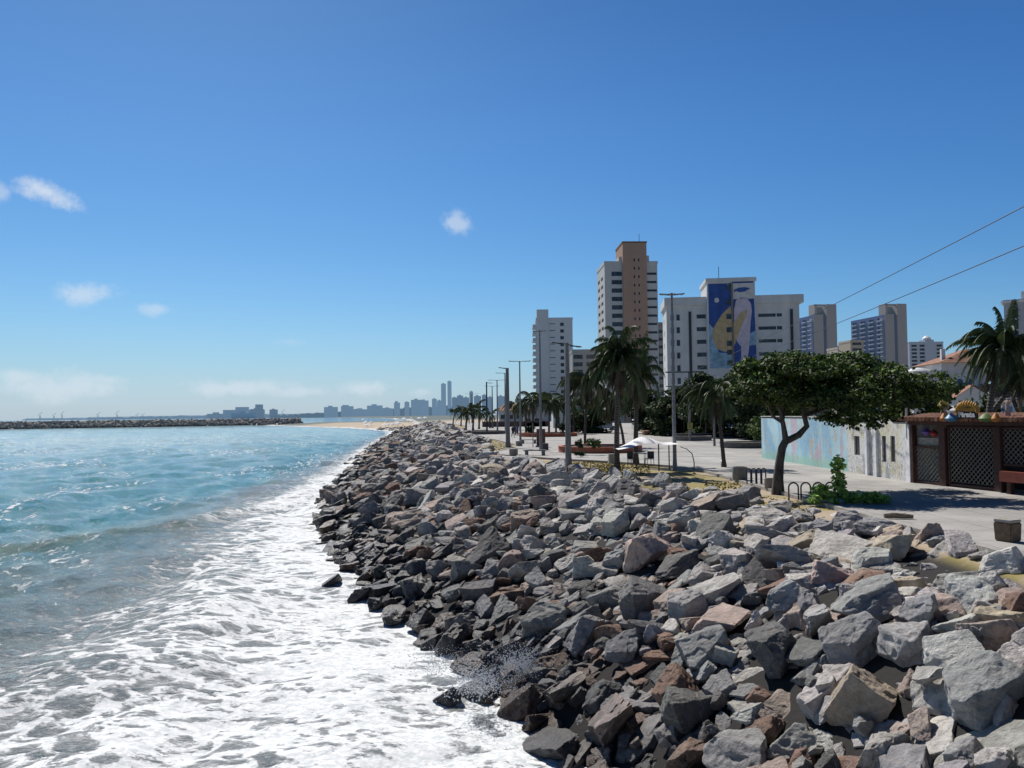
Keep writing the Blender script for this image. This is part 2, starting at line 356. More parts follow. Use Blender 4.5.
def proto(seed, cuts, voxel, dimsc):
    bm = cut_rock(seed, cuts)
    bmesh.ops.bevel(bm, geom=bm.edges[:], offset=.028, segments=1, affect='EDGES', clamp_overlap=True)
    me = bpy.data.meshes.new('rock_source'); bm.to_mesh(me); bm.free()
    o = bpy.data.objects.new('rock_source', me); COL.objects.link(o)
    md = o.modifiers.new('r', 'REMESH'); md.mode = 'VOXEL'; md.voxel_size = voxel
    dg = bpy.context.evaluated_depsgraph_get(); ev = bpy.data.meshes.new_from_object(o.evaluated_get(dg)); bpy.data.objects.remove(o)
    co = norm_co(ev); nr = np.zeros(len(ev.vertices) * 3, np.float32); ev.vertices.foreach_get('normal', nr); nr = nr.reshape(-1, 3)
    off = Vector((seed * 7.3, seed * 3.1, 0)); dsp = np.empty(len(co), np.float32)
    for i, c in enumerate(co):
        p = Vector(c) + off
        a = noise.noise(p * 1.3) * .06; bb = noise.noise(p * 3.1) * .045; r2 = noise.noise(p * 2.2 + Vector((9, 1, 4)))
        ledge = -min(.06, max(0, r2 - .14) * .5); f = noise.noise(p * 7) * .018 + noise.noise(p * 15) * .010
        dsp[i] = a + bb + ledge + f
    co = co + nr * dsp[:, None]
    ev.vertices.foreach_set('co', (co * dimsc).astype(np.float32).ravel()); ev.update(); return ev
SHAPES = ['slab', 'block', 'wedge', 'lump']
DIMS = {'slab': (.56, .42, .22), 'block': (.50, .40, .33), 'wedge': (.58, .38, .30), 'lump': (.48, .43, .33)}
def shear(me, kind):
    if kind != 'wedge': return
    co = np.zeros(len(me.vertices) * 3, np.float32); me.vertices.foreach_get('co', co); co = co.reshape(-1, 3)
    k = np.clip(.62 - co[:, 0] * .75, .2, 1.1); co[:, 2] *= k; co[:, 1] *= (.75 + .35 * k); me.vertices.foreach_set('co', co.ravel()); me.update()
HI, MID, LO = [], [], []
for s in range(20):
    kind = SHAPES[s % 4]; cuts = 9 if kind == 'lump' else 6 if kind != 'slab' else 5
    h = proto(s + 11, cuts, .042, np.array(DIMS[kind])); shear(h, kind)
    h.polygons.foreach_set('use_smooth', [True] * len(h.polygons)); h.materials.append(MR); h.name = 'boulder'; HI.append(h)
def arrs(me):
    co = np.zeros(len(me.vertices) * 3, np.float32); me.vertices.foreach_get('co', co); me.calc_loop_triangles()
    tr = np.zeros(len(me.loop_triangles) * 3, np.int32); me.loop_triangles.foreach_get('vertices', tr); return co.reshape(-1, 3), tr.reshape(-1, 3)
for s in range(12):
    kind = SHAPES[s % 4]; m_ = proto(s + 51, 6, .13, np.array(DIMS[kind])); shear(m_, kind); MID.append(arrs(m_)); bpy.data.meshes.remove(m_)
for s in range(12):
    bm = cut_rock(s + 91, 7); me = bpy.data.meshes.new('r'); bm.to_mesh(me); bm.free(); co = norm_co(me) * np.array(DIMS[SHAPES[s % 4]])
    LO.append((co.astype(np.float32), arrs(me)[1])); bpy.data.meshes.remove(me)

PAL = {'bluish grey': (.295, .29, .288), 'pale grey': (.55, .525, .49), 'mid grey': (.395, .375, .352), 'dark grey': (.15, .147, .143),
       'pinkish': (.42, .335, .285), 'tan': (.43, .36, .27), 'reddish brown': (.235, .145, .105)}
def scatter(y0, y1, sizes, gap, tries, dens_lim, seed, x_lo=-1.6, x_hi=.4):
    """dart throwing on the slope; returns list (x, y, size)"""
    r = random.Random(seed); cell = 2.0; grid = {}; out = []
    for size, n in sizes:
        for _ in range(n):
            y = r.uniform(y0, y1); a, c = float(xw(y)), float(xc(y)); x = r.uniform(a + x_lo, c + x_hi); sz = size * r.uniform(.85, 1.15)
            k = (int(x // cell), int(y // cell)); ok = True
            for i in (-1, 0, 1):
                for j in (-1, 0, 1):
                    for (ax, ay, asz) in grid.get((k[0] + i, k[1] + j), ()):
                        if (ax - x) ** 2 + (ay - y) ** 2 < (gap * .5 * (asz + sz)) ** 2: ok = False; break
                    if not ok: break
                if not ok: break
            if ok: grid.setdefault(k, []).append((x, y, sz)); out.append((x, y, sz))
    return out
class Rock: pass
rocks = []
HC = .2; HY0, HX0 = 0.0, -40.0; HM = np.full((int(60 / HC), int(130 / HC)), -9.0, np.float32)   # height map x: -40..20, y: 0..130
gx = HX0 + (np.arange(HM.shape[0]) + .5) * HC; gy = HY0 + (np.arange(HM.shape[1]) + .5) * HC
HM[:] = land_z(gx[:, None] * np.ones((1, len(gy))), np.ones((len(gx), 1)) * gy[None]) - .35
def stamp(x, y, zt, rx):
    i0, i1 = int((x - rx - HX0) / HC), int((x + rx - HX0) / HC) + 1; j0, j1 = int((y - rx - HY0) / HC), int((y + rx - HY0) / HC) + 1
    i0, j0 = max(i0, 0), max(j0, 0); sub = HM[i0:i1, j0:j1]
    if sub.size == 0: return
    d2 = ((gx[i0:i1, None] - x) ** 2 + (gy[None, j0:j1] - y) ** 2) / rx ** 2
    h = zt - .30 * rx * d2; np.maximum(sub, np.where(d2 < 1, h, -9), out=sub)
def support(x, y, rx):
    i0, i1 = max(int((x - rx - HX0) / HC), 0), int((x + rx - HX0) / HC) + 1; j0, j1 = max(int((y - rx - HY0) / HC), 0), int((y + rx - HY0) / HC) + 1
    sub = HM[i0:i1, j0:j1]
    return float(np.percentile(sub, 55)) if sub.size else 0.
rr = random.Random(5)
def choose_colour(z):
    k = rr.random()
    if z < 1.7: tb = [('dark grey', .36), ('bluish grey', .2), ('reddish brown', .2), ('mid grey', .14), ('pinkish', .10)]
    elif z < 3.4: tb = [('bluish grey', .26), ('mid grey', .24), ('pinkish', .11), ('reddish brown', .06), ('pale grey', .16), ('dark grey', .16), ('tan', .05)]
    else: tb = [('pale grey', .30), ('mid grey', .22), ('dark grey', .08), ('bluish grey', .22), ('pinkish', .09), ('tan', .08), ('reddish brown', .01)]
    for n_, p_ in tb:
        k -= p_
        if k <= 0: return n_
    return 'mid grey'
def add_rock(x, y, sz, layer, lod):
    if x > float(xc(y)) - .9 and y < 46: sz = min(sz, 1.0)
    q = Rock(); q.size = sz; q.lod = lod; q.kind = rr.choice(SHAPES); bank = HI if lod == 0 else MID if lod == 1 else LO
    q.proto = rr.choice([i for i in range(len(bank)) if SHAPES[i % 4] == q.kind]); th = DIMS[q.kind][2] * sz
    if y < 128 and lod < 2:
        s0 = support(x, y, sz * .42); zc = s0 + th * (.30 if layer == 1 else .42)
        stamp(x, y, zc + th * .85, sz * .46)
    else: zc = float(land_z(x, y)) + th * .25 + (0.25 if layer == 2 else -.05)
    e = .8; sx = float(land_z(x + e, y) - land_z(x - e, y)) / (2 * e)
    yaw = rr.uniform(0, 6.28); tl = R(12) if layer == 1 else R(16)
    q.rot = Matrix.Rotation(-math.atan(sx) * .8, 3, 'Y') @ Matrix.Rotation(rr.gauss(0, tl), 3, 'X') @ Matrix.Rotation(rr.gauss(0, tl), 3, 'Y') @ Matrix.Rotation(yaw, 3, 'Z')
    q.scale = sz * Vector((rr.uniform(.9, 1.12), rr.uniform(.88, 1.12), rr.uniform(.85, 1.2)))
    q.loc = Vector((x, y, zc)); q.col = choose_colour(zc); j = rr.uniform(.86, 1.14); cc = PAL[q.col]
    j *= min(1, .80 + .20 * max(0, (zc - 1.2) / 2)); q.rgb = tuple(min(1, c * j * rr.uniform(.97, 1.03)) for c in cc); q.layer = layer; rocks.append(q)
for (x, y, s_) in scatter(3.5, 46, [(1.4, 110), (1.15, 700), (.95, 3200), (.75, 9000), (.52, 16000)], .68, 0, 0, 1, -1.6, .8): add_rock(x, y, s_, 1, 0)
for (x, y, s_) in scatter(3.5, 46, [(1.5, 26), (1.2, 170), (.95, 520), (.75, 1100), (.5, 2400), (.34, 4500)], .80, 0, 0, 2, -.6, .5): add_rock(x, y, s_, 2, 0)
for (x, y, s_) in scatter(46, 125, [(1.45, 500), (1.2, 2400), (.9, 9000), (.65, 14000)], .74, 0, 0, 3): add_rock(x, y, s_, 1, 1)
for (x, y, s_) in scatter(46, 125, [(1.5, 250), (1.1, 900), (.8, 900)], .95, 0, 0, 4, -.6, .2): add_rock(x, y, s_, 2, 1)
for (x, y, s_) in scatter(125, 425, [(1.9, 2500), (1.5, 9000), (1.1, 16000)], .78, 0, 0, 6): add_rock(x, y, s_, 1, 2)
for (x, y, s_) in scatter(125, 425, [(1.7, 900), (1.3, 1500)], .95, 0, 0, 8, -.6, .2): add_rock(x, y, s_, 2, 2)
for (px_, py_, s_) in ((331, 585, .95), (364, 597, 1.1), (318, 520, 1.0), (392, 620, .8), (352, 572, .7), (376, 606, .7), (322, 527, .7), (450, 700, .8)):
    g_ = onz(px_, py_, 0); add_rock(g_.x, g_.y, s_, 1, 1); rocks[-1].loc.z = .02 + .05 * s_; rocks[-1].rgb = (.10, .095, .09); rocks[-1].col = 'dark grey'
# which rocks show largest in the photo: coarse splatting
CI = np.array(RM.transposed())            # world->camera rotation rows
def project(P):
    q = (P - np.array([0, 0, EYE])) @ CI.T; zz = -q[:, 2]; return 512 + F * q[:, 0] / zz, 384 - F * q[:, 1] / zz, zz
cand = [q for q in rocks if q.loc.y < 90]
pu = rng.normal(size=(160, 3)); pu /= np.linalg.norm(pu, axis=1)[:, None]
cells, deps, ids = [], [], []
for i, q in enumerate(cand):
    P = (pu * np.array(DIMS[q.kind]) * .95 * np.array(q.scale)) @ np.array(q.rot).T + np.array(q.loc); u, v, zz = project(P)
    ok = (zz > 1) & (u >= 0) & (u < 1024) & (v >= 0) & (v < 768); cells.append((v[ok] // 5).astype(int) * 300 + (u[ok] // 5).astype(int)); deps.append(zz[ok]); ids.append(np.full(ok.sum(), i))
cells, deps, ids = map(np.concatenate, (cells, deps, ids)); o_ = np.lexsort((deps, cells)); cc_, first = np.unique(cells[o_], return_index=True)
cnt = np.bincount(ids[o_][first], minlength=len(cand)); best = sorted(range(len(cand)), key=lambda i: -cnt[i])[:300]
chosen = [cand[i] for i in best if cnt[i] > 0]; cset = set(map(id, chosen))
# labels: look first, then where it lies, then its rank among look-alikes
CREV = {'slab': 'flat slab of rock', 'block': 'angular boulder', 'wedge': 'wedge shaped boulder', 'lump': 'chunky rounded boulder'}
def zone(q):
    z_, t_ = q.loc.z, (q.loc.x - float(xw(q.loc.y))) / (float(xc(q.loc.y)) - float(xw(q.loc.y)))
    if t_ < .16: return 'wet at the water line'
    if t_ < .50: return 'low on the slope above the surf'
    if t_ < .82: return 'on the upper slope'
    return 'on the crest beside the promenade'
for q in rocks: q.obj = None
def sizeword(s): return 'huge' if s > 1.5 else 'large' if s > 1.15 else 'medium' if s > .8 else 'small'
bins = {}
for q in chosen:
    u, v, zz = project(np.array([q.loc])); q.px, q.py = float(u[0]), float(v[0])
    bins.setdefault((sizeword(q.size), q.col, q.kind, zone(q)), []).append(q)
ORD = ['leftmost', 'second from left', 'third from left', 'fourth from left', 'fifth from left', 'sixth from left', 'seventh from left', 'eighth from left', 'ninth from left'] + [w + ' from left' for w in ('tenth', 'eleventh', 'twelfth', 'thirteenth', 'fourteenth', 'fifteenth')]
for (sw, c, k, z_), L in bins.items():
    L.sort(key=lambda q: q.px)
    for i, q in enumerate(L):
        base = f'{sw} {c} {CREV[k]} {z_}'
        if len(L) > 1: base = (ORD[min(i, 14)] if i < len(L) - 1 else 'rightmost') + ' ' + base
        q.label = base
for q in chosen:
    o = link('boulder', HI[q.proto] if q.lod == 0 else HI[q.proto % 20])
    o.location = q.loc; o.rotation_euler = q.rot.to_euler(); o.scale = q.scale; o.color = q.rgb + (1,)
    words = q.label.split(); tag(o, ' '.join(words[:16]), 'boulder', 'boulders of the sea wall')
VS, FS, CS = [], [], []; off = 0
for q in rocks:
    if id(q) in cset: continue
    if q.lod == 0:
        # hidden or small neighbours of the boulders use the middle mesh
        co, tr = MID[q.proto % 12] if q.proto % 12 % 4 == SHAPES.index(q.kind) else MID[SHAPES.index(q.kind)]
    elif q.lod == 1: co, tr = MID[q.proto]
    else: co, tr = LO[q.proto]
    P = (co * np.array(q.scale)) @ np.array(q.rot).T + np.array(q.loc); VS.append(P); FS.append(tr + off); CS.append(np.tile(np.array(q.rgb), (len(P), 1))); off += len(P)
me = fastmesh('rock_pile', np.concatenate(VS), np.concatenate(FS), MRJ, False, {'rock_colour': np.concatenate(CS)})
o = link('rock_pile', me); tag(o, 'countless smaller and farther grey rocks of the sea wall', 'rocks', kind='stuff')
print('rocks', len(rocks), 'chosen', len(chosen), 'verts', off)

# spray thrown up where the swell hits the rocks
def spray(px, py, y, n, w_, h_, seed):
    r = np.random.default_rng(seed); c = aty(px, py, y); V, Fa = [], []
    tet = np.array([(1, 1, 1), (-1, -1, 1), (-1, 1, -1), (1, -1, -1)]) * .6
    tf = np.array([(0, 1, 2), (0, 3, 1), (0, 2, 3), (1, 3, 2)])
    for i in range(n):
        u = abs(r.normal(0, .42)); p = np.array([c.x + r.normal(0, w_ * (.5 + u)), c.y + r.normal(0, w_ * .7), c.z + u * h_]); s_ = .006 + .022 * r.random() ** 2 * (1.3 - min(u, 1)); V.append(tet * s_ + p); Fa.append(tf + 4 * i)
    return np.concatenate(V), np.concatenate(Fa)
parts = [spray(478, 688, 20.0, 2600, .75, .9, 1), spray(520, 668, 21.3, 1500, .4, .9, 2), spray(452, 662, 24, 1400, .8, .5, 3)]
o2 = 0; V, Fa = [], []
for v_, f_ in parts: V.append(v_); Fa.append(f_ + o2); o2 += len(v_)
tag(link('sea_spray', fastmesh('sea_spray', np.concatenate(V), np.concatenate(Fa), M('spray_water', (.9, .92, .93), .3, 0.02))), 'white spray breaking over the dark wet rocks', 'spray', kind='stuff')
# breakwater: a long low line of rocks out in the bay
def breakwater():
    r = random.Random(12); VS, FS, CS = [], [], []; off = 0
    path = [(-560, 545), (-400, 612), (-303, 668), (-232, 735), (-205, 752)]
    segs = []
    for (a, b) in zip(path, path[1:]):
        L = math.hypot(b[0] - a[0], b[1] - a[1]); d_ = ((b[0] - a[0]) / L, (b[1] - a[1]) / L)
        for _ in range(int(L * 15)):
            s_ = r.uniform(0, L); tt = r.uniform(-1, 1); w_ = 9.0; z_ = 5.2 * (1 - abs(tt) ** 1.6) - .3
            sz = r.uniform(1.8, 3.4); cy, tr = LO[r.randrange(12)]
            x = a[0] + d_[0] * s_ - d_[1] * tt * w_; y = a[1] + d_[1] * s_ + d_[0] * tt * w_
            rot = np.array(Matrix.Rotation(r.gauss(0, .4), 3, 'X') @ Matrix.Rotation(r.gauss(0, .4), 3, 'Y') @ Matrix.Rotation(r.uniform(0, 6), 3, 'Z'))
            P = (cy * sz) @ rot.T + np.array([x, y, z_]); VS.append(P); FS.append(tr + off); off += len(P)
            c = np.array(r.choice([(.36, .34, .31), (.42, .39, .36), (.28, .26, .25), (.46, .43, .39)])) ; CS.append(np.tile(c, (len(P), 1)))
    o = link('breakwater', fastmesh('breakwater', np.concatenate(VS), np.concatenate(FS), MRJ, False, {'rock_colour': np.concatenate(CS)}))
    tag(o, 'long low rubble breakwater stretching across the bay', 'breakwater')
breakwater()
# ------------------------------------------------------------------ promenade paving
def paving():
    m, t, b = material('paving_concrete'); p = t.pos()
    br = t.new('ShaderNodeTexBrick'); br.offset = 0.0; t.put(br, 'Vector', t.scale(p, (1, 1, 0))); br.inputs['Scale'].default_value = 1
    br.inputs['Brick Width'].default_value = 1.6; br.inputs['Row Height'].default_value = 1.6; br.inputs['Mortar Size'].default_value = .018
    br.inputs['Color1'].default_value = (.40, .385, .36, 1); br.inputs['Color2'].default_value = (.345, .335, .315, 1); br.inputs['Mortar'].default_value = (.20, .19, .18, 1)
    n = t.noise(p, .25, 6, .65); n2 = t.noise(p, 11, 5, .65)
    c = t.vmath('SCALE', br.outputs[0], scale=t.step(n, .3, .7, .74, 1.14)); c = t.vmath('SCALE', c, scale=t.step(n2, .2, .8, .9, 1.1))
    stain = t.step(t.noise(p, .8, 6, .72, 1), .54, .72, 0, .5); c = t.mix(stain, c, (.16, .145, .13))
    t.put(b, 'Base Color', c); b.inputs['Roughness'].default_value = .85; t.put(b, 'Normal', t.bump(n2, .2, .01))
    pts = [(16, -5), (10.7, -5), (10.7, 12), (10.9, 17), (10.8, 23), (10.7, 29), (10.6, 33), (10.5, 43), (9.2, 47.5), (5.9, 52.5), (3.4, 55.2), (1, 59), (-.9, 62), (-1.6, 65.5), (-1.1, 69), (.2, 76), (.3, 83), (-.8, 90),
           (-2.9, 104), (-5, 117), (-8.2, 138), (-10.7, 161), (-10.5, 180), (-14, 230), (-30, 330), (60, 330), (140, 200), (140, -5)]
    mb = MB(); z1 = PZ + .10; n_ = len(pts)
    mb.v = [(x, y, z1) for x, y in pts] + [(x, y, PZ - .5) for x, y in pts]; mb.f = [tuple(range(n_))[::-1]] + [(i, (i + 1) % n_, n_ + (i + 1) % n_, n_ + i) for i in range(n_)]
    tag(mb.build('promenade_paving', m), kind='structure')
    kb = MB(); seq = pts[1:25]
    for a, c_ in zip(seq, seq[1:]): kb.bar((a[0], a[1], PZ + .02), (c_[0], c_[1], PZ + .02), .16, .24)
    tag(kb.build('promenade_kerb', M('kerb_concrete', (.34, .32, .29), .9)), kind='structure')
    ln = MB()   # paler strip crossing the square
    ln.add([(3, 58.2, z1 + .004), (60, 56, z1 + .004), (60, 56.5, z1 + .004), (3, 58.7, z1 + .004)], [(0, 1, 2, 3)])
    tag(ln.build('paving_strip', M('pale_paving', (.52, .51, .49), .8)), kind='structure')
paving()
GZ = PZ + .10
def gpt(px, py): return onz(px, py, GZ)

# dry grass tufts beside the kerb
def tufts():
    r = np.random.default_rng(4); V, C = [], []
    zones = [(560, 625, 462, 478, 2600), (703, 745, 482, 497, 400), (486, 512, 440, 452, 900), (600, 650, 466, 476, 700), (750, 800, 497, 510, 120)]
    for x0, x1, y0, y1, n in zones:
        for _ in range(n):
            g = onz(r.uniform(x0, x1), r.uniform(y0, y1), PZ)
            if g.x > 10.3 and g.y < 43: continue
            g.z = float(land_z(g.x, g.y)); h = r.uniform(.03, .10); a = r.uniform(0, 6.28); w_ = .05
            dx, dy = math.cos(a) * w_, math.sin(a) * w_; l = r.normal(0, .05, 2)
            V += [(g.x - dx, g.y - dy, g.z), (g.x + dx, g.y + dy, g.z), (g.x + l[0], g.y + l[1], g.z + h)]; k = r.uniform(0, 1)
            C += [np.array([.10, .115, .025]) * (1 - k) + np.array([.42, .33, .11]) * k] * 3
    m, t, b = material('dry_grass'); t.put(b, 'Base Color', t.attr('leaf_colour', 'Color')); b.inputs['Roughness'].default_value = .8
    tag(link('grass', fastmesh('grass', np.array(V), np.arange(len(V)).reshape(-1, 3), m, False, {'leaf_colour': np.array(C)})), 'dry yellow green grass along the edge of the promenade', 'grass', kind='stuff')
tufts()

# ------------------------------------------------------------------ vegetation
def leaf_mat(name, trans=.25, rough=.45):
    m, t, b = material(name); c = t.attr('leaf_colour', 'Color'); t.put(b, 'Base Color', c); b.inputs['Roughness'].default_value = rough
    tr = t.new('ShaderNodeBsdfTranslucent'); t.put(tr, 'Color', t.vmath('SCALE', c, scale=1.5)); mx = t.new('ShaderNodeMixShader'); mx.inputs[0].default_value = trans
    t.l.new(b.outputs[0], mx.inputs[1]); t.l.new(tr.outputs[0], mx.inputs[2]); t.l.new(mx.outputs[0], m.node_tree.nodes['Material Output'].inputs[0]); return m
LEAF = leaf_mat('tree_leaf', .16, .72); PALMLEAF = leaf_mat('palm_leaf', .12, .55)
def bark(): 
    if 'bark' in MATS: return MATS['bark']
    m, t, b = material('bark'); p = t.pos(); n = t.noise(t.scale(p, (1, 1, .35)), 9, 6, .7)
    t.put(b, 'Base Color', t.mix(t.step(n, .3, .7), (.045, .036, .028), (.15, .125, .10))); b.inputs['Roughness'].default_value = .9
    t.put(b, 'Normal', t.bump(n, .8, .04)); MATS['bark'] = m; return m
def palmbark():
    if 'palmbark' in MATS: return MATS['palmbark']
    m, t, b = material('palm_bark'); p = t.pos(); wv = t.new('ShaderNodeTexWave', bands_direction='Z'); t.put(wv, 'Vector', p); wv.inputs['Scale'].default_value = 2.2; wv.inputs['Distortion'].default_value = 2.5; wv.inputs['Detail'].default_value = 3
    n = t.noise(p, 6, 5, .7); t.put(b, 'Base Color', t.mix(t.math('MULTIPLY', wv.outputs[1], n), (.055, .045, .038), (.20, .17, .145))); b.inputs['Roughness'].default_value = .9
    t.put(b, 'Normal', t.bump(wv.outputs[1], .6, .03)); MATS['palmbark'] = m; return m
def leaves(clumps, n, size, seed, cols, flat=.5, origin=(0, 0, 0)):
    """leaf quads spread through ellipsoid clumps (cx,cy,cz,rx,ry,rz)"""
    r = np.random.default_rng(seed); cl_ = np.array(clumps, float); vol = (cl_[:, 3] * cl_[:, 4] + cl_[:, 3] * cl_[:, 5]); pick = r.choice(len(cl_), n, p=vol / vol.sum())
    # twigs: leaves gather round sub-centres so the crown has light and dark clumps and gaps
    sub = r.normal(size=(len(cl_), 26, 3)); sub /= np.linalg.norm(sub, axis=2)[..., None]; sub *= r.uniform(.55, 1.02, size=(len(cl_), 26, 1))
    k = r.integers(0, 26, n); base = sub[pick, k] + r.normal(0, .17, (n, 3)); P = cl_[pick, :3] + base * cl_[pick, 3:]
    N = r.normal(size=(n, 3)) * .75 + np.array([0, 0, flat]) + base * .5; N /= np.linalg.norm(N, axis=1)[:, None]
    T = np.cross(N, r.normal(size=(n, 3))); T /= np.linalg.norm(T, axis=1)[:, None]; B = np.cross(N, T); s = size * r.uniform(.6, 1.3, n)[:, None]
    V = np.stack([P - T * s * .5, P - B * s * .30 + T * s * .05, P + T * s * .55, P + B * s * .30 + T * s * .05], 1).reshape(-1, 3)
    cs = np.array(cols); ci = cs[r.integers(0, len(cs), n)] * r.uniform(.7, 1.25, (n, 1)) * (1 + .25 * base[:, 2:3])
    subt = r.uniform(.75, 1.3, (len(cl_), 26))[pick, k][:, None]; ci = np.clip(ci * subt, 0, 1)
    return V - np.array(origin), np.arange(n * 4).reshape(-1, 4), np.repeat(ci, 4, 0)
GREENS = [(.030, .060, .012), (.045, .085, .016), (.065, .115, .020), (.10, .15, .028)]
DARKG = [(.018, .036, .012), (.028, .052, .014), (.042, .068, .016)]
def trunk_mb(segs):
    mb = MB()
    for pts, rad in segs: mb.tube(pts, rad, 9)
    return mb
def broad_tree(name, label, cat, x, y, z, clumps, n, size, seed, limbs, cols=GREENS, group=None, blossom=0):
    t_ = thing(name, label, cat, (x, y, z), 0, group)
    trunk_mb(limbs).build('trunk', bark(), t_, True)
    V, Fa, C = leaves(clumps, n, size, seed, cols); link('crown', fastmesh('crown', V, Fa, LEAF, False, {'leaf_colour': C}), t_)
    return t_
# the sea almond in front: trunk forks, wide flat crown
g = gpt(778, 492); r_ = random.Random(31)
cl = []
for i in range(44):
    u = r_.random(); cx = -.9 + 6.6 * u; hmax = 5.75 - .26 * max(0, cx - 2.2) - (.5 if cx < -.7 else 0)
    cz = r_.uniform(4.0 if cx < .3 else 3.3, max(hmax - .5, 4.1)); cl.append((cx, r_.uniform(-1.9, 3.0), cz, r_.uniform(.7, 1.15), r_.uniform(.8, 1.2), r_.uniform(.28, .45)))
cl += [(-.9, 0, 4.9, .8, .9, .4), (.4, 0, 5.25, .9, 1, .35), (1.6, .3, 5.2, .9, 1, .3), (4.7, .5, 3.1, .6, .8, .3), (3.6, 0, 2.7, .7, .7, .25), (2.3, -.4, 2.85, .8, .7, .25), (3.4, .3, 5.2, .9, 1, .35), (4.2, .3, 4.9, .8, 1, .3)]
limbs = [([(0, 0, -.1), (.02, 0, .5), (.1, 0, 1.2), (.22, .02, 1.75), (.38, .05, 2.05)], [.27, .21, .17, .16, .14]),
         ([(.38, .05, 2.05), (.32, .1, 2.6), (.25, .2, 3.2), (-.2, .3, 4.2)], [.13, .10, .08, .04]),
         ([(.38, .05, 2.0), (.9, .05, 2.25), (1.25, .1, 2.6), (1.15, .15, 3.1), (1.4, .2, 3.9), (2.2, .3, 4.6)], [.14, .13, .11, .10, .07, .04]),
         ([(.28, .1, 2.75), (-.1, .1, 3.0), (-.3, .1, 3.5), (-1.0, .1, 4.1)], [.07, .06, .05, .02]),
         ([(1.15, .12, 3.0), (2.4, .4, 3.4), (4.2, .3, 3.6), (5.6, .2, 3.7)], [.08, .07, .05, .02]),
         ([(.3, .1, 2.9), (.7, .9, 3.6), (1.4, 1.6, 4.2)], [.07, .05, .02]), ([(1.2, .2, 3.2), (2.2, -.8, 3.6), (3.4, -1.2, 3.9)], [.06, .05, .02])]
broad_tree('sea_almond_tree', 'dark forked tree with wide flat green crown on the paved walkway', 'tree', g.x, g.y, GZ, cl, 44000, .165, 3, limbs, [(.016, .036, .006), (.030, .058, .009), (.055, .098, .014), (.12, .17, .026)])
# crowns behind the painted wall
def bush_tree(name, label, cat, px, py_base, py_top, y, wpx, n, seed, cols, group, z0=GZ, size=.28, low=.25):
    c = aty(px, py_top, y); H = c.z - z0; W = wpx / F * y / 2; r = random.Random(seed); cl = []
    for i in range(20):
        a = r.uniform(0, 6.28); q = math.sqrt(r.random()); hz = r.uniform(low, .93); k = (1 - .55 * max(0, hz - .45) / .55) 
        cl.append((math.cos(a) * q * W * .85 * k, math.sin(a) * q * W * .6 * k, H * hz - .1, W * r.uniform(.26, .40), W * r.uniform(.26, .40), H * r.uniform(.08, .14)))
    lb = [([(0, 0, -.1), (.1, 0, H * .3), (0, 0, H * .55)], [.2, .15, .08])] + [([(.05, 0, H * .35), (math.cos(a) * W * .4, math.sin(a) * W * .3, H * .7)], [.09, .03]) for a in (0, 1.7, 3.4, 5)]
    return broad_tree(name, label, cat, c.x, y, z0, cl, n, size, seed, lb, cols, group)
GB = 'leafy trees behind the painted wall'
for a in (('bright topped leafy tree rising over the house with two narrow windows', 885, 374, 48, 92, 9000, 41, GREENS),
          ('leafy tree behind the wall right of the blue building, reaching toward the bar roof', 928, 388, 46, 62, 6500, 42, GREENS),
          ('tallest leafy tree behind the mural wall, over the blue painted part', 838, 352, 60, 84, 9000, 43, GREENS),
          ('leafy tree at the far end of the mural wall, in front of the white block', 775, 362, 64, 76, 8000, 44, GREENS)):
    bush_tree('leafy_tree', a[0], 'tree', a[1], 0, a[2], a[3], a[4], a[5], a[6], a[7], GB)
GR = 'dark trees behind the bar'
bush_tree('leafy_tree', 'dark leafy tree filling the right edge behind the tall palm', 'tree', 1018, 0, 345, 46, 90, 8000, 51, DARKG, GR, low=.05)
bush_tree('leafy_tree', 'dark low tree between the terracotta roofed house and the bar sign', 'tree', 955, 0, 412, 42, 44, 4000, 52, DARKG + GREENS[:2], GR, low=.1)
bush_tree('leafy_tree', 'small dark tree beside the blue shuttered windows behind the bar', 'tree', 990, 0, 396, 44, 46, 4000, 53, DARKG, GR, low=.05)
GD = 'dark trees behind the square'
for i, (px, top, y, w_, lab) in enumerate(((592, 398, 128, 46, 'dark tree left of the big palm pair, behind the red stall'), (655, 388, 122, 56, 'dark tree behind the blue painted kiosk'),
        (683, 380, 108, 58, 'tall dark tree right behind the tall street lamp'), (705, 374, 100, 52, 'dark bushy tree under the white block, behind the lone palm'), (733, 372, 96, 56, 'dark tree behind the grey round bench'),
        (758, 378, 90, 48, 'dark tree touching the far end of the mural wall'), (672, 398, 112, 50, 'low dark tree behind the parked vans'), (722, 394, 106, 60, 'low dark tree at the back of the square behind the lone palm'))):
    bush_tree('leafy_tree', lab, 'tree', px, 0, top, y, w_ + 8, 11000, 60 + i, DARKG, GD, size=.42, low=.03)

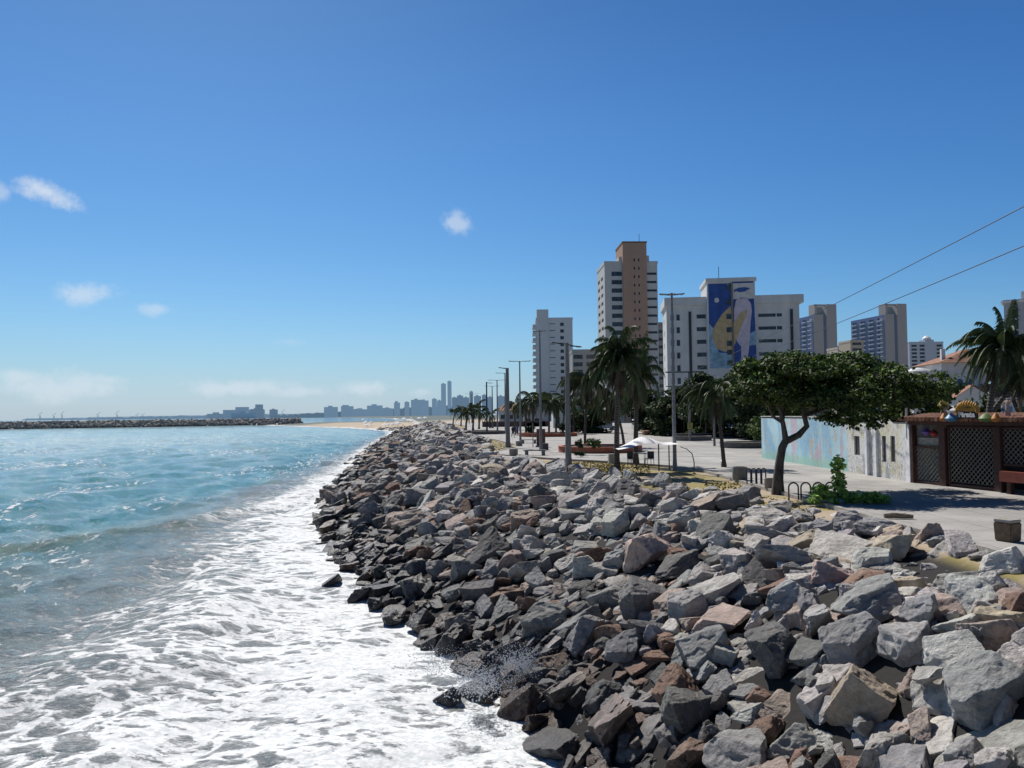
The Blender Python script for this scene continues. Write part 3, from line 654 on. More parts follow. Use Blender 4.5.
def palm_crown(n, L, seed, droop=.9, wind=(-.25, 0), dead=0, leaf=.78, up=1.1, cols=None):
    r = random.Random(seed); V, C = [], []; cols = cols or [(.035, .060, .018), (.055, .085, .026), (.08, .105, .040)]
    for i in range(n + dead):
        isd = i >= n; az = i * 2.399 + r.uniform(-.3, .3); el = (r.random() ** .8 * (up + .35) - .35) if not isd else r.uniform(-1.3, -.7); ln = L * r.uniform(.65, 1.12) * (.75 if isd else 1)
        cc = np.array(r.choice(cols)) * r.uniform(.8, 1.3) if not isd else np.array([.10, .075, .045]) * r.uniform(.7, 1.5)
        d = Vector((math.cos(az) * math.cos(el), math.sin(az) * math.cos(el), math.sin(el))); p = Vector((0, 0, 0)); ns = 26; dr_ = r.uniform(.6, 1.6); st = ln / ns; tw = r.uniform(-.5, .5)
        for k in range(ns):
            f = k / ns; d = (d + Vector((wind[0] * .05, wind[1] * .05, -.105 * droop * dr_ * (.35 + f)))).normalized(); q = p + d * st
            side = d.cross(Vector((0, 0, 1))); side = side.normalized() if side.length > .05 else Vector((1, 0, 0)); upv = side.cross(d)
            wv = .018 * (1 - f) + .006
            V += [p - side * wv, p + side * wv, q + side * wv, q - side * wv]; C += [cc * 1.3 + .02] * 4
            if f > .12:
                for sg in (-1, 1):
                    for h2 in (0, .33, .66):
                        lf = leaf * (1 - abs(f - .45) * 1.1) * r.uniform(.8, 1.15) * L / 4; o_ = p.lerp(q, h2)
                        ld = (side * sg * r.uniform(.55, .8) + d * r.uniform(.4, .75) + upv * (tw * sg * .3) + Vector((wind[0] * .5, wind[1] * .5, -r.uniform(.55, 1.0) * droop - (.5 if isd else 0)))).normalized()
                        wd = d * .021 * L / 4; mid = o_ + ld * lf * .5 ; tip = o_ + (ld + Vector((0, 0, -.25))) * lf
                        V += [o_ - wd, o_ + wd, mid + wd * 1.1, tip]; cj = cc * r.uniform(.8, 1.25); C += [cj] * 4
            p = q
    return np.array([tuple(v) for v in V]), np.arange(len(V)).reshape(-1, 4), np.array(C)
def palm(label, px, py_base, cpx, cpy, seed, L, n=26, dead=4, group='coconut palms on the promenade', y=None, droop=.95, wind=(-.25, 0), r0=.17, z0=GZ, nuts=True, up=1.1, base=None, cols=None):
    b_ = base or gpt(px, py_base)
    if y: b_ = aty(px, py_base, y)
    c = aty(cpx, cpy, b_.y); t_ = thing('coconut_palm', label, 'palm tree', (b_.x, b_.y, z0), 0, group)
    dx, H = c.x - b_.x, c.z - z0; pts = [(dx * (f ** 1.6), .12 * math.sin(f * 3), H * f) for f in [i / 9 for i in range(10)]]
    mb = MB(); mb.tube(pts, [r0 * (1.35 if i == 0 else 1 - .045 * i) for i in range(10)], 10); mb.build('trunk', palmbark(), t_, True)
    V, Fa, C = palm_crown(n, L, seed, droop, wind, dead, up=up, cols=cols); o = link('crown', fastmesh('crown', V, Fa, PALMLEAF, False, {'leaf_colour': C}), t_); o.location = (dx, .12 * math.sin(3), H)
    if nuts:
        nb = MB(); r = random.Random(seed)
        for _ in range(7):
            a = r.uniform(0, 6.28); nb.lathe([(.02, -.13), (.09, -.08), (.12, 0), (.09, .09), (.02, .13)], 8, (dx + math.cos(a) * .26, .12 + math.sin(a) * .26, H - .3 - r.random() * .2))
        nb.build('coconuts', M('coconut', (.16, .14, .05), .6), t_, True)
    return t_
palm('tall dense palm with hanging fronds, left trunk of the big pair', 617, 471, 619, 362, 1, 2.7, 52, 18, droop=1.3, up=1.5)
palm('tall palm with leaning trunk, right trunk of the big pair behind the canopy', 636, 464, 638, 376, 2, 2.7, 42, 18, droop=1.4, up=1.45)
palm('shorter palm hidden between the big pair, shaggy with dead fronds', 624, 447, 612, 396, 3, 3.3, 34, 16, droop=1.3, r0=.14)
palm('slim pale fronded palm standing in the near orange planter', 585, 449, 588, 380, 4, 3.9, 34, 14, droop=1.5, wind=(-.4, 0), r0=.13, cols=[(.10, .11, .05), (.13, .13, .06), (.06, .08, .03)])
palm('lone palm with slim dark trunk in front of the white mural block', 724, 467, 716, 392, 5, 2.6, 36, 8, droop=1.3, wind=(-.3, 0), r0=.13)
palm('big windblown palm rising behind the bar roof at the right edge', 985, 430, 1001, 350, 6, 2.6, 52, 18, y=37, droop=1.2, wind=(-.6, 0), z0=GZ, r0=.18, up=1.5)
palm('second palm behind the bar, crown lower and darker than the windblown one', 966, 430, 1026, 372, 7, 2.4, 44, 14, y=38.5, droop=1.15, wind=(-.3, 0), r0=.16)
far = [(453, 425, 455, 412, 1.9), (461, 426, 462, 410, 2.2), (466, 430, 467, 412, 2.2), (473, 430, 474, 409, 2.4), (479, 429, 480, 412, 2.0), (490, 428, 490, 415, 2.0)]
farl = ['leftmost of the far palms beside the end of the rocks', 'second from left of the far palms by the rocks', 'third from left of the far palms, trunk in the dark ring planter', 'fourth from left of the far palms, tallest of them', 'fifth from left of the far palms by the rocks', 'rightmost of the far palms, just left of the slim lamps']
for i, (a, b_, c_, d_, s_) in enumerate(far): palm(farl[i], a, b_, c_, d_, 20 + i, s_ * 1.5, 18, 4, 'distant palms by the end of the rocks', r0=.22, nuts=False)
mid = [(526, 434, 526, 404), (533, 436, 533, 400), (541, 433, 541, 398), (549, 435, 550, 402), (556, 434, 557, 404), (563, 432, 566, 400), (574, 434, 573, 404), (515, 430, 515, 405)]
midl = ['second from left of the palm row in front of the white tower', 'third from left of the palm row in front of the white tower', 'fourth from left of the palm row, tallest crown under the white tower', 'fifth from left of the palm row under the white tower',
        'sixth from left of the palm row near the low white building', 'second from right of the palm row before the street lamp on rough grass', 'rightmost of the palm row, left of the slim pale palm', 'leftmost of the palm row, right of the double armed lamp']
for i, (a, b_, c_, d_) in enumerate(mid): palm(midl[i], a, b_, c_, d_, 40 + i, 3.6, 20, 6, 'palm row behind the far orange planter', r0=.17, nuts=False, droop=1.3)
# small young palms and shrubs in planters
def shrub(label, px, py, py_top, wpx, n, seed, cols, group=None, z0=GZ, size=.14, name='shrub'):
    b_ = onz(px, py, z0); c = aty(px, py_top, b_.y); H = c.z - z0; W = wpx / F * b_.y / 2; r = random.Random(seed)
    cl = [(r.uniform(-.6, .6) * W, r.uniform(-.5, .5) * W, H * r.uniform(.35, .85), W * .4, W * .4, H * .2) for _ in range(8)]
    t_ = thing(name, label, 'shrub', (b_.x, b_.y, z0), 0, group)
    trunk_mb([([(0, 0, -.02), (0, 0, H * .6)], [.04, .02]), ([(0, 0, .1), (W * .4, 0, H * .7)], [.03, .012]), ([(0, 0, .1), (-W * .4, 0, H * .65)], [.03, .012])]).build('stem', bark(), t_)
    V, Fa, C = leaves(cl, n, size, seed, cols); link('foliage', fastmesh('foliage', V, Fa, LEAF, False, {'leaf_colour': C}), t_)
shrub('dark upright shrub in the near orange planter, left of the bushy one', 579, 450, 439, 9, 700, 1, DARKG, 'shrubs in the near orange planter', z0=GZ + .4)
shrub('round bushy green shrub in the near orange planter', 594, 450, 437, 16, 900, 2, GREENS, 'shrubs in the near orange planter', z0=GZ + .4)
shrub('low dark shrub on the paving in front of the near orange planter', 581, 457, 451, 15, 600, 3, DARKG)
shrub('small dark shrub on the paving under the white canopy edge', 632, 459, 453, 11, 500, 4, DARKG)
shrub('dark shrub in the far orange planter beside the brown panel', 530, 434, 426, 12, 600, 5, DARKG, 'shrubs in the far orange planter', z0=GZ + .3, size=.25)
shrub('round dark shrub at the right end of the far orange planter', 561, 434, 422, 14, 700, 6, DARKG, 'shrubs in the far orange planter', z0=GZ + .3, size=.25)
# leafy plant growing at the edge of the rocks
g = gpt(838, 503); g.z = float(land_z(10.2, g.y)); r_ = random.Random(78)
t_ = thing('seagrape_plant', 'bright green leafy plant with one tall column, growing behind the boulders', 'plant', (g.x, g.y, GZ - .05), 0)
cl = [(0 + .03 * i % .07, 0, .35 + .2 * i, .24 - .015 * i + .06 * (i % 2), .22, .13) for i in range(7)] + [(x_, y_, z_, .26, .26, .16) for x_, y_, z_ in ((-.45, 0, .38), (-.6, .1, .55), (-.8, -.1, .2), (.35, -.2, .2), (.6, -.3, .3), (.85, -.2, .25), (1.05, -.3, .3), (1.3, -.2, .22), (1.45, -.3, .15), (.3, .1, .35), (-.3, -.2, .15))]
trunk_mb([([(0, 0, -.1), (.03, 0, .8), (0, 0, 1.6)], [.035, .025, .01]), ([(0, 0, 0), (.6, -.2, .15), (1.4, -.3, .2)], [.03, .025, .01]), ([(0, 0, 0), (-.4, 0, .2), (-.7, 0, .5)], [.03, .02, .01])]).build('stem', bark(), t_)
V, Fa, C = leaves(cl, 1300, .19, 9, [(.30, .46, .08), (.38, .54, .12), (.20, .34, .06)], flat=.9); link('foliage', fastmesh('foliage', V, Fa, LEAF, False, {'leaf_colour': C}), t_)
g = onz(722, 500, PZ); t_ = thing('shrub', 'tiny dark weed on the sandy strip above the boulders', 'shrub', (g.x, g.y, float(land_z(g.x, g.y))), 0)
V, Fa, C = leaves([(0, 0, .15, .22, .2, .14), (.2, 0, .25, .15, .15, .1)], 300, .08, 10, DARKG + [(.12, .08, .03)]); link('foliage', fastmesh('foliage', V, Fa, LEAF, False, {'leaf_colour': C}), t_)

# ------------------------------------------------------------------ street furniture
CONC = M('weathered_concrete', (.22, .215, .205), .85, .25, 4, .3, streak=True); STEEL = M('galvanised_steel', (.24, .24, .245), .6, .2, 6); DARKM = M('dark_metal', (.035, .035, .04), .5)
LAMPG = M('lamp_glass', (.55, .56, .55), .2)
def lamp_head(mb, gl, p, d, L=.9):
    d = Vector(d).normalized(); a = Vector(p); b_ = a + d * L
    mb.bar(a, b_, .18, .06); mb.bar(a - d * .15, a + d * .1, .09, .08); gl.bar(a + d * .25 + Vector((0, 0, -.045)), b_ - d * .1 + Vector((0, 0, -.045)), .13, .03)
def lamp_post(label, px, pyb, pyt, arms, r0=.13, r1=.07, cat='street lamp', group='street lamps of the promenade', mat=None, name='street_lamp', al=1.2, hl=.8, base=None):
    b_ = base or gpt(px, pyb); top = aty(px, pyt, b_.y).z - GZ; t_ = thing(name, label, cat, (b_.x, b_.y, GZ), 0, group)
    mb = MB(); mb.lathe([(r0 * 2, 0), (r0 * 2, .06), (r0 * 1.25, .08), (r0 * 1.1, .5), (r0, .55), (r1, top)], 14); mb.build('pole', mat or STEEL, t_, True)
    for d in arms:
        d = Vector(d); am = MB(); e = Vector((0, 0, top - .12)); tip = e + Vector((d.x, d.y, 0)).normalized() * al + Vector((0, 0, d.z * al)); am.tube([e, e.lerp(tip, .5) + Vector((0, 0, .06)), tip], [.045, .04, .035], 8); a_ = am.build('arm', mat or STEEL, t_, True)
        hd, gl = MB(), MB(); lamp_head(hd, gl, tip, (d.x, d.y, d.z * .6), hl); h_ = hd.build('lamp_head', STEEL if mat is None else DARKM, t_); gl.build('lens', LAMPG, h_)
    return t_
lamp_post('tallest grey street lamp with two arms, standing by the kerb beside the white canopy', 675, 470.5, 293, [(-1, 0, .12), (1, 0, .14)], .11, .065, al=.25, hl=.45)
lamp_post('thick concrete street lamp with drooping head on the rough grass, right of the palm row', 568.5, 467, 343, [(-.9, .2, .25), (.8, -.3, -.2)], .19, .10, mat=CONC, al=.35, hl=.55)
lamp_post('tall slim lamp pole rising in front of the white tower beside the brown panel', 541, 451, 330, [(1, 0, .1), (-1, 0, .1)], .13, .07, al=.2, hl=.4)
lamp_post('lamp with two wide arms left of the white tower', 520.5, 442, 361, [(-1, 0, .12), (1, 0, .12)], .12, .07, al=.7, hl=.6)
lamp_post('thick concrete pole with small lamp head on the grass bulge', 508, 447.5, 368, [(-1, .2, .3)], .22, .15, mat=CONC, al=.35, hl=.5)
lamp_post('slim lamp just behind the thick concrete pole on the grass bulge', 505.5, 433, 373, [(-1, 0, .12)], .14, .08, al=.9, hl=.7)
lamp_post('lamp with two wide arms, fourth lamp back from the white tower', 497.5, 431, 380, [(-1, 0, .1), (1, 0, .1)], .16, .09, al=1.0, hl=.8)
lamp_post('faint distant lamp with two arms between the floodlight and the concrete pole', 492.5, 428, 386, [(-1, 0, .1), (1, 0, .1)], .2, .1, al=1.0, hl=.8)
lamp_post('dark pole with a floodlight head near the far palms', 487, 434, 382, [(.7, -.5, -.1)], .15, .10, mat=DARKM, al=.2, hl=1.0, cat='floodlight', name='floodlight_pole')
lamp_post('farthest faint lamp above the far palms, left of all the others', 472, 423, 394, [(-1, 0, .1), (1, 0, .1)], .25, .14, al=1.5, hl=1.2)
def pole(label, px, pyb, pyt, extra=None, r0=.15, r1=.11, name='utility_pole', cat='utility pole', group=None):
    b_ = gpt(px, pyb); top = aty(px, pyt, b_.y).z - GZ; t_ = thing(name, label, cat, (b_.x, b_.y, GZ), 0, group)
    mb = MB(); mb.lathe([(r0, 0), (r1, top)], 12); mb.build('pole', CONC, t_, True); return t_, b_, top
t_, b_, top = pole('concrete utility pole with crossbar and yellow sign behind the tall lamp', 690, 441, 384)
mb = MB(); mb.bar((-2.6, 0, top - .25), (3.0, 0, top - .25), .09, .09); mb.bar((-2.6, 0, top + 1.35), (1.7, 0, top + 1.35), .14, .14); mb.bar((0, 0, top - .2), (0, 0, top + 1.4), .1, .1); mb.build('crossbar', DARKM, t_)
mb = MB(); mb.box(-.32, .32, -.17, -.13, top - 5.1, top - 4.3); mb.build('sign_plate', M('yellow_sign', (.26, .24, .07), .6), t_, bevel=.02)
mb = MB()
for q in (-1.5, .4, 2.2): mb.lathe([(.03, 0), (.08, .05), (.05, .12), (.08, .18), (.03, .26)], 8, (q, 0, top - .2))
mb.build('insulator', M('porcelain', (.6, .58, .55), .3), t_, True)
pole('bare grey pole between the utility pole and the lone palm', 714.5, 446, 396, r0=.12, r1=.08)
pole('pale pole among the dark trees right of the big palm pair', 652, 433, 402, r0=.17, r1=.12)
def cable(label, pts, sag, r=.018, group='overhead cables crossing the sky'):
    a, b_ = Vector(pts[0]), Vector(pts[1]); P = [a.lerp(b_, i / 30) - Vector((0, 0, sag * 4 * (i / 30) * (1 - i / 30))) for i in range(31)]
    mb = MB(); mb.tube([p - a for p in P], r, 6); o = mb.build('overhead_cable', DARKM, None, True, loc=a); tag(o, label, 'cable', group)
ua, ub = aty(690, 372, 88), aty(700, 384, 88)
cable('upper overhead cable running down to the crossbar from the upper right', (aty(1090, 172, 17), ua), .25, .013)
cable('lower overhead cable passing in front of the blue towers', (aty(1090, 218, 17), aty(700, 374, 88)), .25, .013)

# planters
RED = M('orange_render', (.42, .13, .07), .8, .2, 3, .2); SOIL = M('planter_soil', (.06, .045, .03), .95, .3, 8, .5)
def planter(label, px, pyb, r, h, mat, cat='planter', name='round_planter', group=None, soil=True, sq=1.0):
    f = gpt(px, pyb); cy = f.y + r * sq; cx = aty(px, pyb, cy).x; t_ = thing(name, label, cat, (cx, cy, GZ), 0, group)
    mb = MB(); n = 40
    prof = [(r, 0), (r, h - .06), (r + .04, h - .06), (r + .04, h), (r - .32, h), (r - .32, h - .12)]
    vs = [(a * math.cos(2 * math.pi * k / n), a * sq * math.sin(2 * math.pi * k / n), z) for a, z in prof for k in range(n)]
    fs = [(i * n + k, i * n + (k + 1) % n, (i + 1) * n + (k + 1) % n, (i + 1) * n + k) for i in range(len(prof) - 1) for k in range(n)]
    mb.add(vs, fs); mb.build('rim', mat, t_, True)
    mb = MB(); mb.lathe([(r - .34, 0), (r - .34, h - .1), (.05, h - .02)], 32, (0, 0, 0), 1, sq); mb.build('soil', SOIL, t_, True)
planter('long low orange planter ring near the big palm pair', 600, 453.5, 3.5, .5, RED, group='orange planters')
planter('orange planter ring farther back, under the palm row', 548, 437, 4.2, .5, RED, group='orange planters')
planter('dark grey round bench ring near the utility pole', 692, 441, 2.2, .5, M('grey_render', (.15, .145, .135), .85), 'round bench', 'round_bench', 'grey round benches')
planter('dark grey round bench ring between the lone palm and the mural wall', 745, 448.5, 2.2, .5, M('grey_render', (.15, .145, .135), .85), 'round bench', 'round_bench', 'grey round benches')
planter('dark low ring planter around the far palms', 480, 434.5, 4.3, .5, M('grey_render', (.15, .145, .135), .85), group=None)
def block_seat(label, px, pyb, w_, h, mat, rz=.2, lid=None, name='concrete_block', cat='block', base_z=GZ, taper=.0):
    g = onz(px, pyb, base_z); t_ = thing(name, label, cat, (g.x, g.y, base_z), rz)
    mb = MB(); a = w_ / 2; b2 = a * (1 - taper)
    mb.add([(-b2, -b2, 0), (b2, -b2, 0), (b2, b2, 0), (-b2, b2, 0), (-a, -a, h), (a, -a, h), (a, a, h), (-a, a, h)], [(0, 3, 2, 1), (4, 5, 6, 7), (0, 1, 5, 4), (1, 2, 6, 5), (2, 3, 7, 6), (3, 0, 4, 7)])
    mb.build('body', mat, t_, bevel=.025)
    if lid: mb = MB(); mb.box(-a * .96, a * .96, -a * .96, a * .96, h + .002, h + .07); mb.build('top', lid, t_, bevel=.015)
    return t_
block_seat('brown square stone bollard with pale top, alone on the paving at right', 1008, 541, .44, .46, M('brown_stone', (.17, .11, .065), .8, .3, 5, .4), .45, M('pale_stone', (.36, .33, .28), .8), 'stone_bollard', 'bollard', taper=.08)
block_seat('small grey cube seat at the rounded corner of the paving', 513.5, 456, .62, .55, CONC, .1)
block_seat('small grey cube seat near the double armed lamp', 519, 446, .55, .5, CONC, .3)
block_seat('pale grey bin box in front of the near orange planter', 612, 463.5, .45, .62, M('pale_grey_paint', (.33, .33, .32), .7), .1, name='litter_box', cat='litter box')
block_seat('dark grey box beside the brown panel', 545, 450, .55, .6, M('dark_grey_paint', (.07, .07, .075), .7), .1, name='litter_box', cat='litter box')
t_ = None
def drum(label, px, pyb, r, h, mat, name='concrete_drum', cat='drum'):
    g = gpt(px, pyb); t_ = thing(name, label, cat, (g.x, g.y, GZ)); mb = MB(); mb.lathe([(r * .92, 0), (r, .05), (r * 1.04, h - .06), (r * 1.0, h), (r * .82, h), (r * .8, h - .12)], 24); mb.build('body', mat, t_, True)
drum('grey concrete drum at the left end of the bicycle hoops', 740, 480, .34, .62, CONC)
drum('small drum planter right beside the forked tree trunk', 771, 488.5, .26, .42, M('old_clay', (.23, .19, .16), .85))
def hoops(label, px0, px1, py, n, h, y_off=0):
    a, b_ = gpt(px0, py), gpt(px1, py); b_ = aty(px1, py, a.y) if abs(b_.y - a.y) < 2 else b_; t_ = thing('bicycle_rack', label, 'bicycle rack', (a.x, a.y, GZ), 0, 'bicycle racks on the walkway'); d = (b_ - a); d.z = 0; st = d / n
    for i in range(n):
        p0 = st * i; w_ = st * .78; mb = MB()
        mb.tube([p0 + w_ * .5 - w_ * .5 * math.cos(u) * 1.0 + Vector((0, 0, (h - w_.length * .5) * (1 if 0 <= u <= math.pi else 0) + w_.length * .5 * math.sin(u))) for u in [math.pi * k / 10 for k in range(11)]], .028, 7)
        mb.tube([p0, p0 + Vector((0, 0, h - w_.length * .5))], .028, 7); mb.tube([p0 + w_, p0 + w_ + Vector((0, 0, h - w_.length * .5))], .028, 7)
        mb.build('hoop', DARKM, t_, True)
hoops('black bicycle hoops between the concrete drum and the forked tree', 747, 767, 484, 4, .68)
hoops('black bicycle hoops right of the forked tree, behind the green plant', 789, 838, 500, 4, .62)
# canopy with table and chairs
g = gpt(659, 471); t_ = thing('shade_canopy', 'sagging white cloth canopy on thin poles beside the tall lamp', 'canopy', (g.x, g.y, GZ), 0)
y = g.y; L_, R_, P_ = aty(616, 449.5, y), aty(675, 443, y), aty(641, 437.5, y)
V = []; nx, ny = 16, 8
for j in range(ny + 1):
    for i in range(nx + 1):
        u, v = i / nx, j / ny; x = L_.x + (R_.x - L_.x) * u; zl = L_.z + (R_.z - L_.z) * u; pk = (P_.z - L_.z - .12) * math.exp(-((u - .44) / .28) ** 2) * math.sin(math.pi * (.12 + .76 * v)) ; V.append((x - g.x, -1.0 + 2.3 * v, zl - GZ + pk - .10 * math.sin(u * 9) * (1 - v) * .3))
i_ = [(j * (nx + 1) + i) for j in range(ny) for i in range(nx)]
mb = MB(); mb.add(V, [(i, i + 1, i + nx + 2, i + nx + 1) for i in i_]); o = mb.build('cloth', M('canopy_cloth', (.80, .80, .80), .8, .06, 2), t_, True)
for (x_, y_, z_) in ((0, 0, R_.z - GZ + .05), (-1.05, 1.2, 1.4), (R_.x - g.x - .1, 1.2, 1.35), (L_.x - g.x + .25, 1.2, 1.2)):
    mb = MB(); mb.tube([(x_, y_, 0), (x_, y_, z_)], .035, 8); mb.build('pole', DARKM, t_, True)
g = gpt(640, 466); t_ = thing('folding_table', 'small dark green table in the shade of the white canopy', 'table', (g.x, g.y + 1.0, GZ)); mb = MB(); mb.box(-.55, .55, -.35, .35, .70, .74); mb.build('tabletop', M('dark_green_paint', (.02, .06, .035), .5), t_, bevel=.01)
for sx in (-.48, .48):
    for sy in (-.3, .3): mb = MB(); mb.tube([(sx, sy, 0), (sx, sy, .70)], .018, 6); mb.build('leg', DARKM, t_)
def chair(label, x, y, rz):
    t_ = thing('plastic_chair', label, 'chair', (x, y, GZ), rz, 'dark chairs under the canopy'); m = M('dark_plastic', (.03, .032, .035), .5)
    MB().box(-.22, .22, -.22, .22, .42, .46).build('seat', m, t_, bevel=.012); MB().box(-.22, .22, .19, .23, .46, .88).build('backrest', m, t_, bevel=.012)
    for sx in (-.19, .19):
        for sy in (-.19, .19): MB().tube([(sx * 1.1, sy * 1.1, 0), (sx, sy, .42)], .02, 6).build('leg', m, t_)
chair('dark plastic chair left of the canopy table', g.x - .45, g.y + .1, .5); chair('dark plastic chair right of the canopy table, by the pole', g.x + .55, g.y - .1, -.6)
g = gpt(694, 474); t_ = thing('curved_pole', 'thin bent metal pole arching over the kerb right of the tall lamp', 'pole', (g.x, g.y, GZ)); mb = MB(); mb.tube([(.0, 0, 0), (.02, 0, .6), (-.08, 0, 1.05), (-.35, 0, 1.3), (-.7, 0, 1.42)], [.03, .028, .024, .02, .016], 8); mb.build('shaft', DARKM, t_, True)
MB().lathe([(.1, 0), (.1, .04), (.05, .06)], 12).build('base_plate', DARKM, t_)
def panel(label, px, pyb, w_, h, mat):
    g = gpt(px, pyb); t_ = thing('information_panel', label, 'panel', (g.x, g.y, GZ)); MB().box(-w_ / 2, w_ / 2, -.12, .12, .15, h).build('board', mat, t_, bevel=.02); MB().box(-w_ / 2 - .1, w_ / 2 + .1, -.2, .2, 0, .15).build('base', CONC, t_); MB().tube([(-w_ / 2 - .35, 0, 0), (-w_ / 2 - .35, 0, h + .5)], .04, 8).build('post', STEEL, t_)
panel('brown upright panel at the foot of the slim lamp pole', 541, 447, .85, 1.75, M('brown_panel', (.15, .07, .045), .7))
def bench(label, px, pyb, rz=0):
    g = gpt(px, pyb); t_ = thing('low_bench', label, 'bench', (g.x, g.y, GZ), rz, 'low benches by the brown panel'); MB().box(-.9, .9, -.22, .22, .36, .44).build('seat', CONC, t_, bevel=.02)
    for s_ in (-.65, .65): MB().box(s_ - .12, s_ + .12, -.18, .18, 0, .36).build('leg', CONC, t_)
bench('low dark bench nearest the rounded corner of the paving', 535, 455.5, .1); bench('low bench behind the brown panel', 529, 443.5, -.1)
t_ = thing('driftwood_log', 'short weathered log lying on the rocks beside the green plant', 'log', tuple(onz(899, 519, GZ)), -.25); mb = MB(); mb.tube([(-.40, 0, .08), (-.15, .03, .10), (.15, 0, .09), (.38, -.03, .08)], [.07, .085, .08, .06], 9); mb.build('trunk', M('driftwood', (.22, .17, .12), .9, .3, 9, .4), t_, True)
mb = MB(); mb.tube([(.1, 0, .10), (.2, .12, .16)], [.03, .015], 7); mb.build('branch_stub', M('driftwood', (.22, .17, .12)), t_, True)
# ------------------------------------------------------------------ building helpers
GLASS = {}
def glass(name='window_glass', col=(.025, .032, .042), rough=.12):
    if name not in GLASS:
        m, t, b = material(name); t.put(b, 'Base Color', t.mix(t.step(t.noise(t.pos(), .7, 2), .4, .6), col, tuple(c * 2.2 for c in col))); b.inputs['Roughness'].default_value = rough; GLASS[name] = m
    return GLASS[name]
def facade(wall, origin, ux, W, H, ops, depth=.3, win=None, inward=None):
    """wall rectangle W x H from origin along unit vector ux with real openings; returns window panes via win(list)"""
    o = Vector(origin); ux = Vector(ux).normalized(); uz = Vector((0, 0, 1)); nin = inward if inward is not None else Vector((-ux.y, ux.x, 0))
    xs = sorted({0, W} | {a for op in ops for a in (op[0], op[1])}); zs = sorted({0, H} | {a for op in ops for a in (op[2], op[3])})
    P = lambda x, z, d=0: tuple(o + ux * x + uz * z + nin * d)
    for i in range(len(xs) - 1):
        for j in range(len(zs) - 1):
            cx, cz = (xs[i] + xs[i + 1]) / 2, (zs[j] + zs[j + 1]) / 2
            if any(op[0] < cx < op[1] and op[2] < cz < op[3] for op in ops): continue
            wall.add([P(xs[i], zs[j]), P(xs[i + 1], zs[j]), P(xs[i + 1], zs[j + 1]), P(xs[i], zs[j + 1])], [(0, 1, 2, 3)])
    for a, b_, c, d in [op[:4] for op in ops]:
        q = [(a, c), (b_, c), (b_, d), (a, d)]
        for k in range(4):
            (x0, z0), (x1, z1) = q[k], q[(k + 1) % 4]; wall.add([P(x0, z0), P(x1, z1), P(x1, z1, depth), P(x0, z0, depth)], [(0, 1, 2, 3)])
        if win is not None:
            mb = MB(); mb.add([P(a, c, depth), P(b_, c, depth), P(b_, d, depth), P(a, d, depth)], [(0, 1, 2, 3)])
            if d - c > .5 and b_ - a > .8:   # a mullion and sill
                n_ = max(1, int((b_ - a) / 1.4))
                for k in range(1, n_): x = a + (b_ - a) * k / n_; mb.add([P(x - .04, c, depth - .06), P(x + .04, c, depth - .06), P(x + .04, d, depth - .06), P(x - .04, d, depth - .06)], [(0, 1, 2, 3)])
            win.append(mb)
def tower(label, name, loc, rz, W, D, H, mat, front, left=(), right=(), cat='building', group=None, wm=None, parapet=.8, roofmat=None, depth=.3, cap=120):
    t_ = thing(name, label, cat, loc, rz, group); wall = MB(); wins = []
    facade(wall, (0, 0, 0), (1, 0, 0), W, H, list(front), depth, wins)
    facade(wall, (0, D, 0), (0, -1, 0), D, H, list(left), depth, wins)
    facade(wall, (W, 0, 0), (0, 1, 0), D, H, list(right), depth, wins)
    wall.add([(0, D, 0), (W, D, 0), (W, D, H), (0, D, H)], [(0, 3, 2, 1)])
    w_ = wall.build('wall', mat, t_)
    me = w_.data
    roof = MB(); roof.box(-.15, W + .15, -.15, D + .15, H, H + .25)
    if parapet: 
        for b_ in ((-.15, W + .15, -.15, .1), (-.15, W + .15, D - .1, D + .15), (-.15, .1, .1, D - .1), (W - .1, W + .15, .1, D - .1)): roof.box(*b_, H + .25, H + .25 + parapet)
    roof.build('roof', roofmat or mat, t_)
    for k, mb in enumerate(wins[:96]): mb.build('window', wm or glass(), t_)
    if len(wins) > 96:
        rest = MB(); 
        for mb in wins[96:]: rest.add(mb.v, mb.f)
        o = rest.build('windows', wm or glass(), t_); o['kind'] = 'stuff'
    return t_
Z0 = PZ
def base_at(px, y, z=Z0): p = aty(px, 400, y); return (p.x, p.y, z)
def zt(px, py, y, z=Z0): return aty(px, py, y).z - z

# --- white tower with balconies
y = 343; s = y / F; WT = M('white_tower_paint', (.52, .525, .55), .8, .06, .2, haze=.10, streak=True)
p = base_at(537, y); H = zt(550, 320, y); W = 36.5 * s; fl = 2.98; n = int(H / fl)
fr = []
for k in range(n - 1, 2, -1):
    z = H - (n - k) * fl + .3
    fr += [(W * .66, W * .76, z, z + 1.5), (W * .37, W * .52, z + .8, z + 1.15), (W * .27, W * .30, z + .3, z + 1.2)]
t_ = tower('tall pale tower with a raised lift shaft and stacked balconies, left of the brick tower', 'apartment_tower', p, 0, W, 16, H, WT, fr, left=[(2, 13, H - (k + 1) * fl + .6, H - (k + 1) * fl + 2.0) for k in range(n - 3)])
sh = MB(); sh.box(W * .0 + .3, W * .34, -.5, 9, H * .0, zt(550, 309.5, y)); sh.build('lift_shaft', WT, t_, bevel=.1)
for k in range(n - 3):
    z = H - (k + 1) * fl; mb = MB(); mb.box(-1.5, -.02, .4, 12, z - .15, z + .05); mb.box(-1.5, -1.4, .4, 12, z + .05, z + 1.1); mb.box(-1.4, -.02, .4, .5, z + .05, z + 1.1); mb.build('balcony', M('pale_balcony', (.42, .44, .46), .7, haze=.1), t_)
